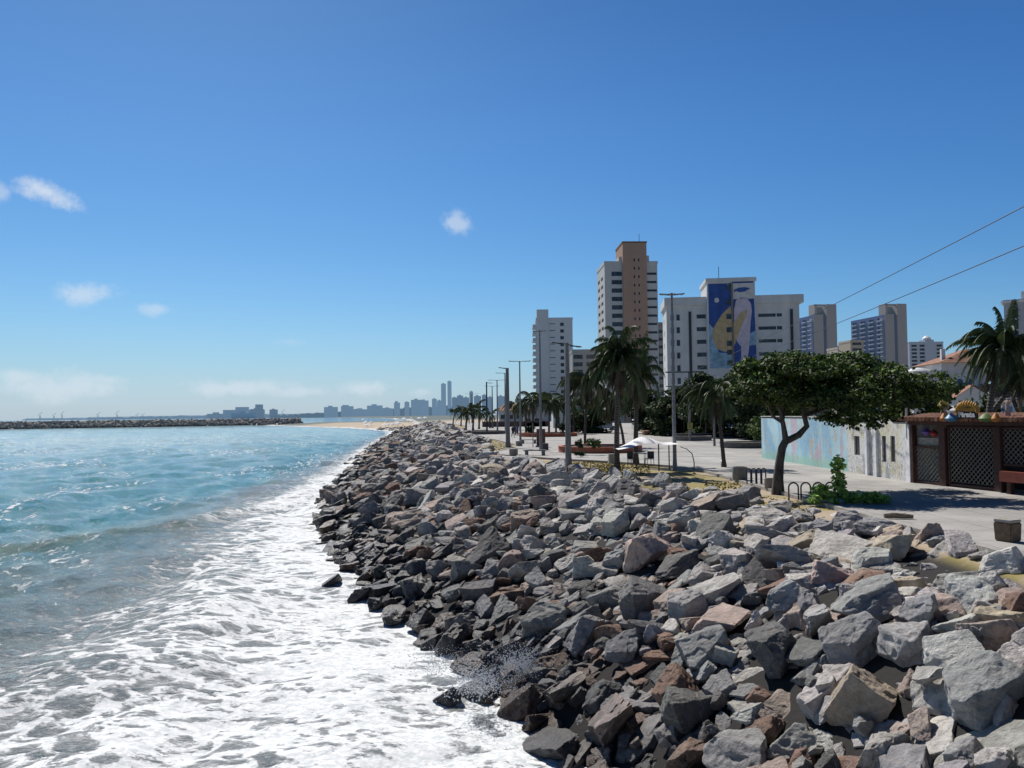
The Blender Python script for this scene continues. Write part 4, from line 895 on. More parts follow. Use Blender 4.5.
# --- brick and white tower
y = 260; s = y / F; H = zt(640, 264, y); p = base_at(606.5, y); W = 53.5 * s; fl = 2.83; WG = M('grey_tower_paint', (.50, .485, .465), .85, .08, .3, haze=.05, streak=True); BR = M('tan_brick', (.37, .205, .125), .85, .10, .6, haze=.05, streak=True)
n = int(H / fl); fr = []
for k in range(n - 2):
    z = H - 1.0 - (k + 1) * fl; fr += [(W * .13, W * .33, z - .1, z + 1.4), (W * .80, W * .985, z + .25, z + 1.05)]
t_ = tower('tallest tower, tan brick spine between white banded wings', 'apartment_tower', p, R(2.2), W, 17, H, WG, fr, left=[(2 + q * 7, 6.5 + q * 7, H - 1.8 - (k + 1) * fl, H - .6 - (k + 1) * fl) for k in range(n - 2) for q in (0, 1)])
mb = MB(); Hs = zt(632, 243.5, y); facade(mb, (W * .335, -1.4, 0), (1, 0, 0), W * .45, Hs, [(W * a, W * (a + .028), z, z + .95) for k in range(n - 1) for a in (.20, .285) for z in (Hs - 6.2 - k * fl,)], .25)
mb.add([(W * .335, -1.4, 0), (W * .335, 12, 0), (W * .335, 12, Hs), (W * .335, -1.4, Hs)], [(0, 1, 2, 3)]); mb.add([(W * .785, -1.4, 0), (W * .785, 12, 0), (W * .785, 12, Hs), (W * .785, -1.4, Hs)], [(0, 1, 2, 3)]); mb.add([(W * .335, 12, 0), (W * .785, 12, 0), (W * .785, 12, Hs), (W * .335, 12, Hs)], [(0, 1, 2, 3)]); mb.add([(W * .335, -1.4, Hs), (W * .785, -1.4, Hs), (W * .785, 12, Hs), (W * .335, 12, Hs)], [(0, 1, 2, 3)])
mb.build('brick_spine', BR, t_); MB().box(W * .34, W * .78, -1.0, -.9, 2, Hs - 3).build('spine_glass', glass(), t_)
MB().box(W * .325, W * .795, -1.5, 12.1, Hs + .01, Hs + .5).build('parapet', M('dark_brick', (.2, .11, .06), .8), t_)
MB().box(W * .28, W * .335, 1, 10, H, zt(612, 256, y)).box(W * .785, W * .86, 1, 10, H, zt(652, 254.5, y)).build('rooftop_room', WG, t_)
MB().tube([(W * .7, 3, Hs), (W * .7, 3, Hs + 4)], .08, 6).build('antenna', DARKM, t_)
# --- small block with balconies behind the palms, between the towers
y = 300; p = base_at(573, y); W = 27 * y / F; H = zt(588, 352, y)
tower('lower grey block with striped balconies, between the white tower and the brick tower', 'apartment_block', p, 0, W, 14, H, M('drab_paint', (.26, .25, .23), .85, haze=.08), [(a * W, (a + .34) * W, H - (k + 1) * 2.9 + .3, H - (k + 1) * 2.9 + 1.9) for k in range(9) for a in (.04, .52)])
y = 280; p = base_at(597, y); W = 10 * y / F; H = zt(600, 362, y)
tower('narrow reddish block showing behind the palm crowns', 'apartment_block', p, 0, W + 3, 10, H, M('reddish_paint', (.35, .2, .15), .85, haze=.05), [(1, W + 1, H - (k + 1) * 2.9 + .3, H - (k + 1) * 2.9 + 1.7) for k in range(6)])
y = 300; p = base_at(657, y); tower('dull brown block squeezed between the brick tower and the mural block', 'apartment_block', p, 0, 5, 10, zt(662, 325, y), M('drab_brown', (.2, .17, .15), .85, haze=.08), [(.5, 4.5, 10 + k * 3, 11.2 + k * 3) for k in range(10)])

# --- white block with the painted mural
y = 185; s = y / F; rz = R(-7); fx, fy = math.cos(rz), math.sin(rz)
p0 = aty(668, 400, y); Wt = 30.5; H = zt(690, 303, y) - 1.0; PW = M('offwhite_paint', (.60, .59, .57), .8, .14, .35, haze=.03, streak=True); fl = 3.02
fr = []
Lw = Wt * .295; Cw0, Cw1 = Wt * .305, Wt * .665     # central mural bay
for k in range(7):
    z = H - 3.2 - k * fl
    fr += [(.9, 1.75, z, z + 1.45), (2.3, 3.1, z, z + 1.45), (7.0, 9.2, z + .35, z + 1.35)]
    fr += [(Cw1 + .9, Cw1 + 4.9, z + .35, z + 1.15), (Cw1 + 5.1, Cw1 + 6.3, z + .35, z + 1.15)]
t_ = tower('broad white block with a blue and tan mural on its raised middle', 'apartment_block', (p0.x, p0.y, Z0), rz, Wt, 13, H, PW, fr, parapet=0, left=[(4, 5.5, H - 3.2 - k * fl, H - 1.9 - k * fl) for k in range(6)])
for x0, x1 in ((5.15, 5.75), (Wt - 2.1, Wt - 1.5)):
    MB().box(x0, x1, -.25, .1, 1, H - 1.2).build('dark_recess', M('recess_dark', (.03, .035, .045), .5), t_)  # raised near-black strips stand in for dark recesses in the wall
MB().box(-.5, Cw0 - .02, -.8, 13.2, H + .26, H + 2.2).build('cornice', PW, t_, bevel=.05); MB().box(Cw1 + .02, Wt + .9, -.8, 13.2, H + .26, H + 2.2).build('cornice', PW, t_, bevel=.05)
Hm = zt(730, 280, y) - 1.0; bx0, bx1 = Cw0, Cw1
MB().box(bx0, bx1, -1.6, 10, .2, Hm).build('mural_bay', PW, t_)
MB().box(bx0 - .3, bx1 + .3, -2.1, 10.2, Hm + .002, Hm + .9).build('parapet', PW, t_, bevel=.05)
MB().tube([(bx0 + 3.3, 2, Hm + .8), (bx0 + 3.3, 2, Hm + 4.3)], .07, 6).build('antenna', DARKM, t_)
# mural: two painted panels either side of a shaft line, painted shapes as thin raised layers
cw = bx1 - bx0; bl = M('mural_blue', (.030, .085, .30), .7, .25, .9, streak=True); tn = M('mural_tan', (.52, .39, .22), .75, .15, 1); pk = M('mural_pink', (.60, .52, .60), .75, .12, 1.2); lb = M('mural_light_blue', (.25, .42, .55), .75, .3, .8); wh = M('mural_white', (.62, .60, .58), .75, .1, 1)
# pixel mapping of the mural crop (x 700..770, y 270..370) onto the bay
def mp(cx, cy): 
    px, py = 700 + cx / 7.68, 270 + cy / 7.68; x = (px - 711) / (757 - 711) * (cw - .6) + bx0 + .3; return (x, zt(730, py, y))
def paint(name, pts, mat, layer): mb = MB(); q = [mp(*a) for a in pts]; mb.prism(q, 'y', -1.62 - .03 * layer, -1.605 - .03 * (layer - 1)); return mb.build(name, mat, t_)
paint('painted_ground', [(86, 120), (262, 120), (262, 760), (86, 760)], bl, 1)
paint('painted_ground', [(276, 84), (436, 84), (450, 760), (276, 760)], bl, 1)
paint('painted_sea', [(86, 420), (130, 470), (120, 560), (160, 640), (262, 650), (262, 760), (86, 760)], lb, 2)
paint('painted_boat', [(255, 290), (262, 330), (262, 632), (200, 636), (140, 610), (112, 540), (112, 470), (140, 420), (190, 350)], tn, 3)
mb = MB(); cx_, cz_ = mp(150, 245); mb.prism([(cx_ + .55 * math.cos(a), cz_ + .6 * math.sin(a)) for a in [i * .35 for i in range(18)]], 'y', -1.70, -1.64); mb.build('painted_moon', wh, t_)
mb = MB(); cx_, cz_ = mp(238, 140); mb.prism([(cx_ + .35 * math.cos(a), cz_ + .4 * math.sin(a)) for a in [i * .35 for i in range(18)]], 'y', -1.70, -1.64); mb.build('painted_star', wh, t_)
paint('painted_band', [(276, 122), (438, 122), (440, 240), (276, 240)], wh, 2)
paint('painted_fish', [(284, 170), (320, 156), (370, 152), (412, 162), (370, 185), (330, 190), (300, 180), (286, 190)], bl, 3)
paint('painted_figure', [(300, 250), (340, 225), (385, 232), (415, 280), (420, 340), (408, 420), (400, 520), (388, 640), (375, 700), (330, 700), (332, 600), (300, 560), (283, 470), (283, 320)], pk, 2)
paint('painted_oar', [(276, 420), (340, 340), (385, 320), (380, 360), (340, 440), (300, 540), (276, 600)], tn, 3)
paint('painted_wave', [(400, 500), (448, 480), (448, 590), (396, 590)], lb, 2)
mb = MB(); mb.box(*[mp(262, 0)[0], mp(276, 0)[0]], -1.85, -1.6, .5, Hm - .2); mb.build('shaft_rib', M('rib_brown', (.22, .19, .16), .8), t_)
for cy in (150, 260, 370, 470, 572, 640, 720):
    a, z_ = mp(222, cy + 20); b_, z2 = mp(260, cy - 18); MB().box(a, b_, -1.80, -1.6, z_, z2).build('window', glass(), t_)

# --- blue and grey slabs seen on the corner
def blue_slab(label, pxc, y, rz, W, L, pt_top, pt_slab, seed):
    p = base_at(pxc, y); H = zt(pxc, pt_slab, y); Ht = zt(pxc, pt_top, y); GY = M('slab_grey', (.30, .27, .255), .85, .06, .2, haze=.10, streak=True); NB = M('slab_blue', (.035, .06, .22), .7, .2, .3, haze=.12); fl = 2.9; n = int(H / fl)
    t_ = thing('apartment_slab', label, 'building', p, R(rz), 'blue and grey apartment slabs')
    body = MB(); wins = []
    ops = []
    for k in range(n - 1, 6, -1):
        for q in range(4): ops.append((q * L / 4 + L * .05, q * L / 4 + L * .19, k * fl + .9, k * fl + 2.2))
    facade(body, (0, L, 0), (0, -1, 0), L, H, ops, .5, wins)
    body.add([(0, L, H), (0, 0, H), (W * .55, 0, H), (W * .55, L, H)], [(0, 1, 2, 3)]); body.add([(W, L, 0), (0, L, 0), (0, L, H), (W, L, H)], [(0, 1, 2, 3)])
    body.build('wall', NB, t_)
    for mb in wins[:96]: mb.build('window', glass(), t_)
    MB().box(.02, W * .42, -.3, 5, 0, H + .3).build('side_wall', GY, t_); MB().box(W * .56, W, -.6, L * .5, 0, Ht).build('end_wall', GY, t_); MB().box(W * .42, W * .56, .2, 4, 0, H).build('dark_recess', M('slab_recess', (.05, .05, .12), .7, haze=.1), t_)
    MB().box(W * .1, W * .56, 1.0, 1.4, Ht - 1.2, Ht).box(W * .1, W * .2, 1.0, 8, H, Ht).box(W * .2, W * .56, 5, 8, H, Ht - 1.2).build('rooftop_frame', GY, t_)
    for k in range(n - 1, 6, -1):
        for q in (0, 1, 2, 3):
            if (k * 4 + q) % 1 == 0 and k % 1 == 0:
                pass
    rb = MB()
    for q in range(4):
        mb = MB(); 
        for k in range(n - 1, 6, -1): mb.box(-1.1, -.02, q * L / 4 + L * .04, q * L / 4 + L * .20, L * 0 + k * fl + .0, k * fl + .75)
        mb.build('balconies', M('slab_balcony', (.30, .33, .42), .7, .1, .3, haze=.1), t_)
    return t_
blue_slab('wider blue and grey slab tower with lit end wall, right of the mural block', 887, 500, 10, 15.5, 36, 303.5, 314.5, 1)
blue_slab('narrower blue and grey slab tower partly hidden by the mural block', 815.5, 500, 10, 16, 28, 304, 315, 2)
y = 420; p = base_at(839, y); tower('small cream block with stepped roof between the two blue slabs', 'apartment_block', p, R(5), 9, 12, zt(845, 349, y), M('cream_paint', (.42, .37, .31), .8, haze=.08), [(1, 3.4, 4 + k * 3, 5.6 + k * 3) for k in range(12)] + [(5.5, 7.6, 4 + k * 3, 5.6 + k * 3) for k in range(12)])
y = 400; p = base_at(852, y); tower('low beige block under the wider blue slab', 'apartment_block', p, R(5), 7, 12, zt(855, 342, y), M('beige_paint', (.36, .31, .23), .8, haze=.08), [(1, 6, 4 + k * 3, 5.4 + k * 3) for k in range(12)])
y = 620; W = 15 * y / F
def grey_tower():
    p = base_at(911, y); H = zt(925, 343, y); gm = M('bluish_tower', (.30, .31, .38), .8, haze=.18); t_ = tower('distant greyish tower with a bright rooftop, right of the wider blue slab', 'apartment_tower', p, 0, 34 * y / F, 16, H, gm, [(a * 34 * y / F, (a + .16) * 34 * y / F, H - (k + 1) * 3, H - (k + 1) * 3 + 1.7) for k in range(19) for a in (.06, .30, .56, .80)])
    MB().box(12, 19, -1.2, 8, 4, H + 2.5).build('lift_shaft', gm, t_); MB().lathe([(3.2, 0), (3.2, 1.5), (1.5, 3.2), (.2, 3.6)], 16, (15.5, 3, H + 2.5)).build('rooftop_tank', M('white_tank', (.8, .8, .8), .5), t_, True)
grey_tower()
y = 210; p = base_at(1007, y); H = zt(1015, 304, y)
t_ = tower('pale high rise with white rooftop box at the right edge, behind the windblown palm', 'apartment_tower', p, R(-34), 14, 12, H, M('pale_concrete', (.36, .36, .37), .8, haze=.04), [(1, 3.2, H - 4 - k * 3, H - 1.4 - k * 3) for k in range(12)] + [(5, 12, H - 3.5 - k * 3, H - 2.2 - k * 3) for k in range(12)])
MB().box(4, 12, 1, 8, H + .26, H + 3.2).build('rooftop_room', M('white_render', (.7, .7, .7), .8), t_); MB().box(-.6, 6, -.4, 6, H + .26, H + .8).build('roof_slab', M('white_render', (.7, .7, .7), .8), t_)

# --- old house with terracotta roofs behind the bar
y = 85; s = y / F; p = base_at(931, y); HW = M('old_house_white', (.60, .60, .60), .85, .1, 1, streak=True); TC = None
def tiles():
    m, t, b = material('terracotta_tiles'); p_ = t.pos(); wv = t.new('ShaderNodeTexWave', bands_direction='X'); t.put(wv, 'Vector', p_); wv.inputs['Scale'].default_value = 1.6; n = t.noise(p_, 2.5, 5, .65)
    c = t.mix(t.step(n, .3, .7), (.22, .095, .055), (.42, .22, .14)); c = t.vmath('SCALE', c, scale=t.step(wv.outputs[1], 0, 1, .7, 1.1)); t.put(b, 'Base Color', c); b.inputs['Roughness'].default_value = .85; t.put(b, 'Normal', t.bump(wv.outputs[1], .6, .05)); return m
TC = tiles()
t_ = thing('villa', 'old white villa with terracotta roofs and arched windows behind the bar', 'house', p, R(-8))
W1 = 42 * s; He = zt(945, 363, y); wall = MB(); wins = []
facade(wall, (1.2, 0, 0), (1, 0, 0), 4.6, He, [], .3, wins); wall.box(1.2, 5.8, .02, 7, 0, He); wall.build('wall', HW, t_)
# arched window pair
for x0 in (2.55, 3.55):
    mb = MB(); zc = zt(940, 386, y) + .1; pts = [(x0 + .4 + .4 * math.cos(a), zc + .55 * math.sin(a) * 1.2) for a in [math.pi * k / 8 for k in range(9)]] + [(x0, zc - .25), (x0 + .8, zc - .25)][0:2]; mb.prism(pts, 'y', -.10, -.03); w_ = mb.build('arched_window', M('shutter_blue', (.05, .12, .22), .5), t_)
mb = MB(); zc = zt(940, 386, y); mb.prism([(3.45 + 1.25 * math.cos(a), zc + 1.25 * math.sin(a)) for a in [math.pi * k / 14 for k in range(15)]] + [(2.2, zc - .3), (4.7, zc - .3)], 'y', -.025, .02); mb.build('window_surround', M('white_trim', (.78, .78, .78), .7), t_)
mb = MB(); zr = He; ax = zt(965, 351, y); mb.add([(.7, -.6, zr), (6.4, -.6, zr), (6.4, 7.6, zr), (.7, 7.6, zr), (5.0, 2.5, ax + .4), (5.0, 4.5, ax + .4)], [(0, 1, 4), (1, 2, 5, 4), (2, 3, 5), (3, 0, 4, 5), (0, 3, 2, 1)]); mb.build('roof', TC, t_)
zl = zt(945, 399, y)
mb = MB(); mb.box(.9, 9.5, -3.6, -.02, 0, zl); mb.add([(.9, -3.6, zl), (4.7, -3.6, zl), (2.8, -3.6, zl + 1.3)], [(0, 1, 2)]); mb.build('front_wing', HW, t_)
mb = MB(); mb.add([(.6, -3.9, zl - .1), (2.8, -3.9, zl + 1.4), (2.8, 0, zl + 1.4), (.6, 0, zl - .1)], [(0, 1, 2, 3)]); mb.add([(2.8, -3.9, zl + 1.4), (5.0, -3.9, zl - .1), (5.0, 0, zl - .1), (2.8, 0, zl + 1.4)], [(0, 1, 2, 3)]); mb.add([(5.0, -3.9, zl - .3), (9.8, -3.9, zl - .3), (9.6, 0, zl + 1.6), (5.0, 0, zl + 1.6)], [(0, 1, 2, 3)]); mb.build('wing_roof', TC, t_)
for x0 in (5.6, 7.0, 8.2):
    f_ = MB().box(x0, x0 + .9, -3.68, -3.61, zl - 3.4, zl - .9).build('shutter', M('sky_blue_shutter', (.06, .25, .45), .6), t_)
MB().box(-1.8, 1.1, 0, 5, 0, zt(925, 371, y)).build('side_wall', HW, t_); MB().lathe([(1.3, 0), (1.3, .1), (1.0, .35), (.1, .5)], 16, (-.4, 2.5, zt(925, 371, y))).build('water_tank', M('white_tank', (.8, .8, .8), .5), t_, True)
MB().box(1.6, 2.0, 1, 1.4, He, He + 1.6).build('chimney', HW, t_)

# ------------------------------------------------------------------ painted wall, small house and bar along the walkway
A = gpt(762, 458); B = gpt(848, 471.5); C_ = gpt(913, 482.5); D_ = gpt(951, 485.5); E_ = gpt(1006, 491.5); G_ = gpt(1040, 496)
def mural_wall_mat():
    m, t, b = material('mural_wall_paint'); p_ = t.pos(); s_ = t.sep(p_)
    n1 = t.noise(t.scale(p_, (1, 1, .35)), .55, 5, .6, 1.2); n2 = t.noise(p_, 1.3, 6, .65, .8); n3 = t.noise(p_, 7, 5, .7)
    c = t.mix(t.step(n1, .40, .52), (.30, .56, .74), (.50, .74, .82)); c = t.mix(t.step(n2, .54, .62, 0, .7), c, (.60, .52, .40)); c = t.mix(t.step(t.noise(t.scale(p_, (1, 1, .15)), .9, 3), .56, .62, 0, .75), c, (.60, .42, .48))
    c = t.mix(t.step(t.math('ADD', s_[2], t.math('MULTIPLY', n2, 1.2)), GZ + 1.3, GZ + .9, 0, .8), c, (.34, .62, .50)); c = t.mix(t.step(n3, .54, .64, 0, .6), c, (.75, .72, .66)); c = t.mix(t.step(t.noise(p_, 3.2, 5, .7), .58, .66, 0, .5), c, (.22, .34, .42)); c = t.vmath('SCALE', c, scale=t.step(t.noise(p_, .25, 4), .3, .7, .85, 1.1))
    t.put(b, 'Base Color', c); b.inputs['Roughness'].default_value = .85; t.put(b, 'Normal', t.bump(n3, .3, .02)); return m
def house_mat():
    m, t, b = material('flaking_whitewash'); p_ = t.pos(); n1 = t.noise(p_, .9, 6, .65, 1.0); n3 = t.noise(p_, 6, 6, .75, .4); n4 = t.noise(t.scale(p_, (1, 1, .3)), 1.8, 4, .6)
    c = t.mix(t.step(n1, .49, .60, 0, .6), (.74, .73, .70), (.60, .54, .28)); c = t.mix(t.step(n3, .52, .62, 0, .6), c, (.30, .26, .20)); c = t.mix(t.step(n4, .58, .64, 0, .6), c, (.22, .25, .30)); sz_ = t.sep(p_)[2]; scr = t.step(t.math('ABSOLUTE', t.math('SUBTRACT', t.noise(p_, 2.6, 3, .5, 2.0), .5)), .03, .012); c = t.mix(t.math('MULTIPLY', scr, t.step(sz_, GZ + 1.3, GZ + .7, 0, .75)), c, (.16, .20, .30))
    t.put(b, 'Base Color', c); b.inputs['Roughness'].default_value = .9; t.put(b, 'Normal', t.bump(n3, .4, .02)); return m
def wall_frame(P, Q):
    d = Q - P; d.z = 0; return d.length, math.atan2(d.y, d.x)
L, rz = wall_frame(A, B); HWL = zt(762, 418, A.y, GZ)
t_ = thing('mural_wall', 'long low wall painted in blue, pink and green patches beside the walkway', 'wall', (A.x, A.y, GZ), rz)
r_ = random.Random(3)
top = [(0, HWL)] + [(L * f, HWL + r_.uniform(-.04, .06)) for f in (.2, .4, .6, .8)] + [(L, HWL)]
MB().prism([(0, -.3), (L, -.3)] + top[::-1], 'y', 0, .25).build('wall_face', mural_wall_mat(), t_); MB().box(0, L, -.03, .28, HWL + .075, HWL + .14).build('coping', M('faded_coping', (.5, .5, .48), .85), t_)
L, rz = wall_frame(B, C_); HH = zt(912, 424, C_.y, GZ); wall = MB(); wins = []
def xo(px): # distance along house wall for a pixel column
    best = min(range(400), key=lambda i: abs(float(project(np.array([tuple(B.lerp(C_, i / 399))]))[0][0]) - px)); return best / 399 * L
zW = lambda py, px: aty(px, py, B.lerp(C_, xo(px) / L).y).z - GZ
x1, x2, x3, x4, x5, x6 = xo(855), xo(860.5), xo(882.8), xo(887), xo(891.5), xo(896)
x0s = 0
facade(wall, (0, 0, 0), (1, 0, 0), L, HH, [(x1, x2, zW(455, 857), zW(436, 857)), (x3, x4, zW(462, 885), zW(436, 885)), (x5, x6, zW(462, 894), zW(436, 894))], .07, wins)
wall.add([(L, 0, 0), (L, 5, 0), (L, 5, HH), (L, 0, HH)], [(0, 1, 2, 3)]); wall.add([(0, 0, 0), (0, 5, 0), (0, 5, HH), (0, 0, HH)], [(0, 1, 2, 3)])
gx0, gx1, gxm = xo(866), xo(895), xo(880)
wall.add([(gx0, 0, HH), (gx1, 0, HH), (gxm + .3, 0, HH + .55), (gxm - .3, 0, HH + .55)], [(0, 1, 2, 3)])
t_ = thing('seaside_house', 'flaking white and yellow house with narrow windows joined to the mural wall', 'house', (B.x, B.y, GZ), rz); wall.build('wall', house_mat(), t_)
for mb in wins: mb.build('window', glass('dark_window', (.02, .022, .03), .3), t_)
MB().box(xo(869) - .12, xo(869) + .12, -.14, -.003, 0, HH - .2).box(xo(878) - .1, xo(878) + .1, -.12, -.003, 0, HH - .2).box(xo(909), L, -.12, -.003, 0, HH).build('pilaster', M('whitewash', (.74, .74, .76), .85), t_)
MB().box(.02, L - .02, .12, 4.98, HH - .25, HH - .12).build('roof', CONC, t_)
# bar front
WOOD = M('dark_red_wood', (.075, .030, .022), .7, .25, 6, .3); IRON = M('pale_lattice', (.30, .275, .24), .6, .15, 5)
Lb, rzb = wall_frame(C_, G_); HB = zt(950, 425, D_.y, GZ)
t_ = thing('beach_bar', 'bar front with tiled roof, red wood posts and lattice gates', 'bar', (C_.x, C_.y, GZ), rzb)
def along(P): d = P - C_; d.z = 0; return d.length
d1, d2 = along(D_), along(E_); Ltot = Lb + 4.5
for x in (.1, d1 + .02, d2, d2 + 3.2):
    wd = .36 if x > 1 and x < d2 + 1 else .16; o = MB().box(x - wd / 2, x + wd / 2, -.12, .14, 0, HB - .02).build('post', WOOD, t_, bevel=.02)
MB().box(-.05, Ltot, -.16, .18, HB, HB + .26).build('beam', WOOD, t_, bevel=.02)
def lattice(x0, x1, z0, z1, stp=.21):
    mb = MB()
    W_, H_ = x1 - x0, z1 - z0; k = -H_
    while k < W_:
        for sg in (0, 1):
            a = max(k, 0); b_ = min(k + H_, W_); za, zb = a - k, b_ - k
            if b_ > a:
                if sg: za, zb = H_ - za, H_ - zb
                mb.bar((x0 + a, .01 + .02 * sg, z0 + za), (x0 + b_, .01 + .02 * sg, z0 + zb), .022, .018)
        k += stp
    return mb
lattice(.2, d1 - .2, .15, HB * .62).build('lattice', IRON, t_); lattice(d1 + .26, d2 - .15, .2, HB - .12).build('lattice', IRON, t_); lattice(d2 + .15, d2 + 3.1, HB * .42, HB - .1).build('lattice', IRON, t_)
for (x0, x1, z0, z1) in ((.18, d1 - .17, .02, HB * .64), (d1 + .25, d2 - .13, .04, HB - .05), (d2 + .13, d2 + 3.1, HB * .40, HB - .05)):
    mb = MB(); mb.box(x0, x1, -.03, .06, z0, z0 + .09).box(x0, x1, -.03, .06, z1 - .09, z1).box(x0, x0 + .07, -.03, .06, z0 + .09, z1 - .09).box(x1 - .07, x1, -.03, .06, z0 + .09, z1 - .09).build('gate_frame', WOOD, t_)
MB().box(d2 + .45, d2 + 3.6, -.55, -.2, .45, .85).build('counter', M('red_counter', (.22, .05, .03), .6, .2, 4), t_, bevel=.02)
for px in (d2 + .8, d2 + 2.8): MB().box(px - .08, px + .08, -.48, -.3, 0, .45).build('counter_leg', WOOD, t_)
MB().box(-.2, Ltot, 1.6, 1.7, 0, HB + .4).build('back_wall', M('dark_interior', (.03, .022, .02), .9), t_)  # near-black wall colour stands in for the shade inside the bar
MB().box(.2, d1 - .2, .12, .18, HB * .66, HB * .78).build('painted_board', M('board_grey', (.42, .38, .34), .8, .3, 6), t_)
mb = MB(); MB().lathe([(.02, -.18), (.2, 0), (.02, .18)], 14, (d1 * .42, .1, HB * .88)).build('paper_lantern', M('violet_paper', (.16, .10, .38), .7), t_, True); MB().lathe([(.02, -.18), (.2, 0), (.02, .18)], 14, (d1 * .66, .1, HB * .86)).build('paper_lantern', M('red_paper', (.35, .04, .05), .7), t_, True)
# tiled roof as rows of tiles
mb = MB(); z0 = HB + .27; nn = int(Ltot / .22)
for i in range(nn):
    x = -.15 + i * .22
    mb.tube([(x, -.45, z0 - .02), (x, 1.2, z0 + .16)], .10, 6)
mb.add([(-.25, -.42, z0 - .04), (Ltot, -.42, z0 - .04), (Ltot, 1.7, z0 + .22), (-.25, 1.7, z0 + .22)], [(0, 1, 2, 3)]); mb.build('roof', TC, t_, True)
mb = MB(); mb.add([(-.3, -.46, z0 - .1), (-.3, 1.7, z0 - .1), (-.3, 1.7, z0 + .26), (-.3, -.46, z0 + .0)], [(0, 1, 2, 3)]); mb.box(-.34, -.26, -.5, 1.8, z0 - .16, z0 - .06); mb.build('gable_board', WOOD, t_)
# sign on the roof: dark board with white word, golden crest, coloured figures
def onbar(px, py, off=-.3):
    # point on the vertical plane of the bar front
    u = Vector((math.cos(rzb), math.sin(rzb), 0)); n_ = Vector((-u.y, u.x, 0)); o = C_ + n_ * off; d = ray(px, py); k = (o - Vector((0, 0, EYE))).dot(n_) / d.dot(n_); P = Vector((0, 0, EYE)) + d * k - C_; return P.dot(u), P.z + C_.z - GZ
xa, za = onbar(963.5, 419); xb, zb = onbar(981.5, 412)
S = thing('bar_sign', 'dark board with a white painted word under a golden crest on the bar roof', 'sign', (C_.x + .22 * math.sin(rzb), C_.y - .22 * math.cos(rzb), GZ + .03), rzb)
bd = MB().box(xa - .06, xb + .06, -.36, -.30, za, zb).build('board', M('sign_black', (.02, .022, .03), .5), S, bevel=.01)
cu = bpy.data.curves.new('sign_word', 'FONT'); cu.body = 'Pirata'; cu.size = (zb - za) * 1.0; cu.extrude = .012; cu.align_x = 'CENTER'; cu.align_y = 'CENTER'; cu.offset = .012
tmp = bpy.data.objects.new('sign_word', cu); COL.objects.link(tmp); dg = bpy.context.evaluated_depsgraph_get(); me = bpy.data.meshes.new_from_object(tmp.evaluated_get(dg)); bpy.data.objects.remove(tmp)
me.materials.clear(); me.materials.append(M('sign_white', (.8, .8, .82), .5)); w_ = link('lettering', me, S); w_.rotation_euler = (R(90), 0, 0); w_.location = ((xa + xb) / 2, -.375, (za + zb) / 2)
wl = max(v.co.x for v in me.vertices) - min(v.co.x for v in me.vertices); w_.scale = ((xb - xa) * .92 / wl, 1, 1)
r_ = random.Random(9); mb = MB(); n_ = 13
for i in range(n_):
    f = i / (n_ - 1); a = math.pi * (1 - f); mb.lathe([(.01, -.12), (.075, -.06), (.09, .03), (.05, .12), (.01, .16)], 8, ((xa + xb) / 2 + math.cos(a) * (xb - xa) * .56, -.33, zb + .02 + math.sin(a) * .26))
mb.box(xa, xb, -.38, -.28, zb, zb + .13); mb.build('golden_crest', M('golden_carving', (.50, .26, .04), .5, .3, 9, .4), S, True)
for (xx, s_, mt_) in ((xa - .38, .34, M('sign_blue', (.06, .22, .42), .5)), (xb + .4, .36, M('sign_green', (.12, .20, .06), .6)), (xa - .75, .22, M('sign_orange', (.5, .2, .04), .6)), (xb + .85, .22, M('sign_orange', (.5, .2, .04), .6))):
    mb = MB(); mb.lathe([(.02, -.1), (s_ * .6, -.05), (s_ * .75, .05), (s_ * .4, .18), (.03, .26)], 10, (xx, -.3, za - .05)); mb.build('carved_figure', mt_, S, True)
mb = MB(); mb.tube([(xa - .55, -.3, zb - .02), (xa - .25, -.3, zb + .05), (xa + .02, -.3, zb)], [.03, .11, .03], 8); mb.box(xa - .5, xa - .1, -.45, -.15, zb + .02, zb + .05); mb.build('white_carving', M('white_carving', (.7, .7, .72), .5), S, True)
# the two statues on the posts
def statue(label, px, pyb, pyt, mat, pose, hair=None):
    x, zb_ = onbar(px, pyb, -.1); _, zt_ = onbar(px, pyt, -.1); H = zt_ - zb_; u = Vector((math.cos(rzb), math.sin(rzb), 0)); P = C_ + u * x; t_ = thing('roof_statue', label, 'statue', (P.x, P.y, GZ + zb_), rzb)
    pts, ed, rad = pose; me = bpy.data.meshes.new('figure'); me.from_pydata([tuple(Vector(p) * H) for p in pts], ed, []); o = bpy.data.objects.new('figure', me); COL.objects.link(o); o.modifiers.new('s', 'SKIN'); o.modifiers.new('u', 'SUBSURF').levels = 2
    for i, r in enumerate(rad): me.skin_vertices[0].data[i].radius = (r * H, r * H)
    me.skin_vertices[0].data[0].use_root = True
    dg = bpy.context.evaluated_depsgraph_get(); m2 = bpy.data.meshes.new_from_object(o.evaluated_get(dg)); bpy.data.objects.remove(o); m2.materials.clear(); m2.materials.append(mat); m2.polygons.foreach_set('use_smooth', [True] * len(m2.polygons)); link('figure', m2, t_)
    if hair: V, Fa, C2 = leaves([(p[0] * H, p[1] * H, p[2] * H, .16 * H, .16 * H, .16 * H) for p in hair], 260, .12, 4, [(.30, .26, .08), (.22, .24, .08)]); link('headdress', fastmesh('headdress', V, Fa, LEAF, False, {'leaf_colour': C2}), t_)
    MB().box(-.16, .16, -.14, .14, -.12, .02).build('plinth', WOOD, t_, bevel=.01)
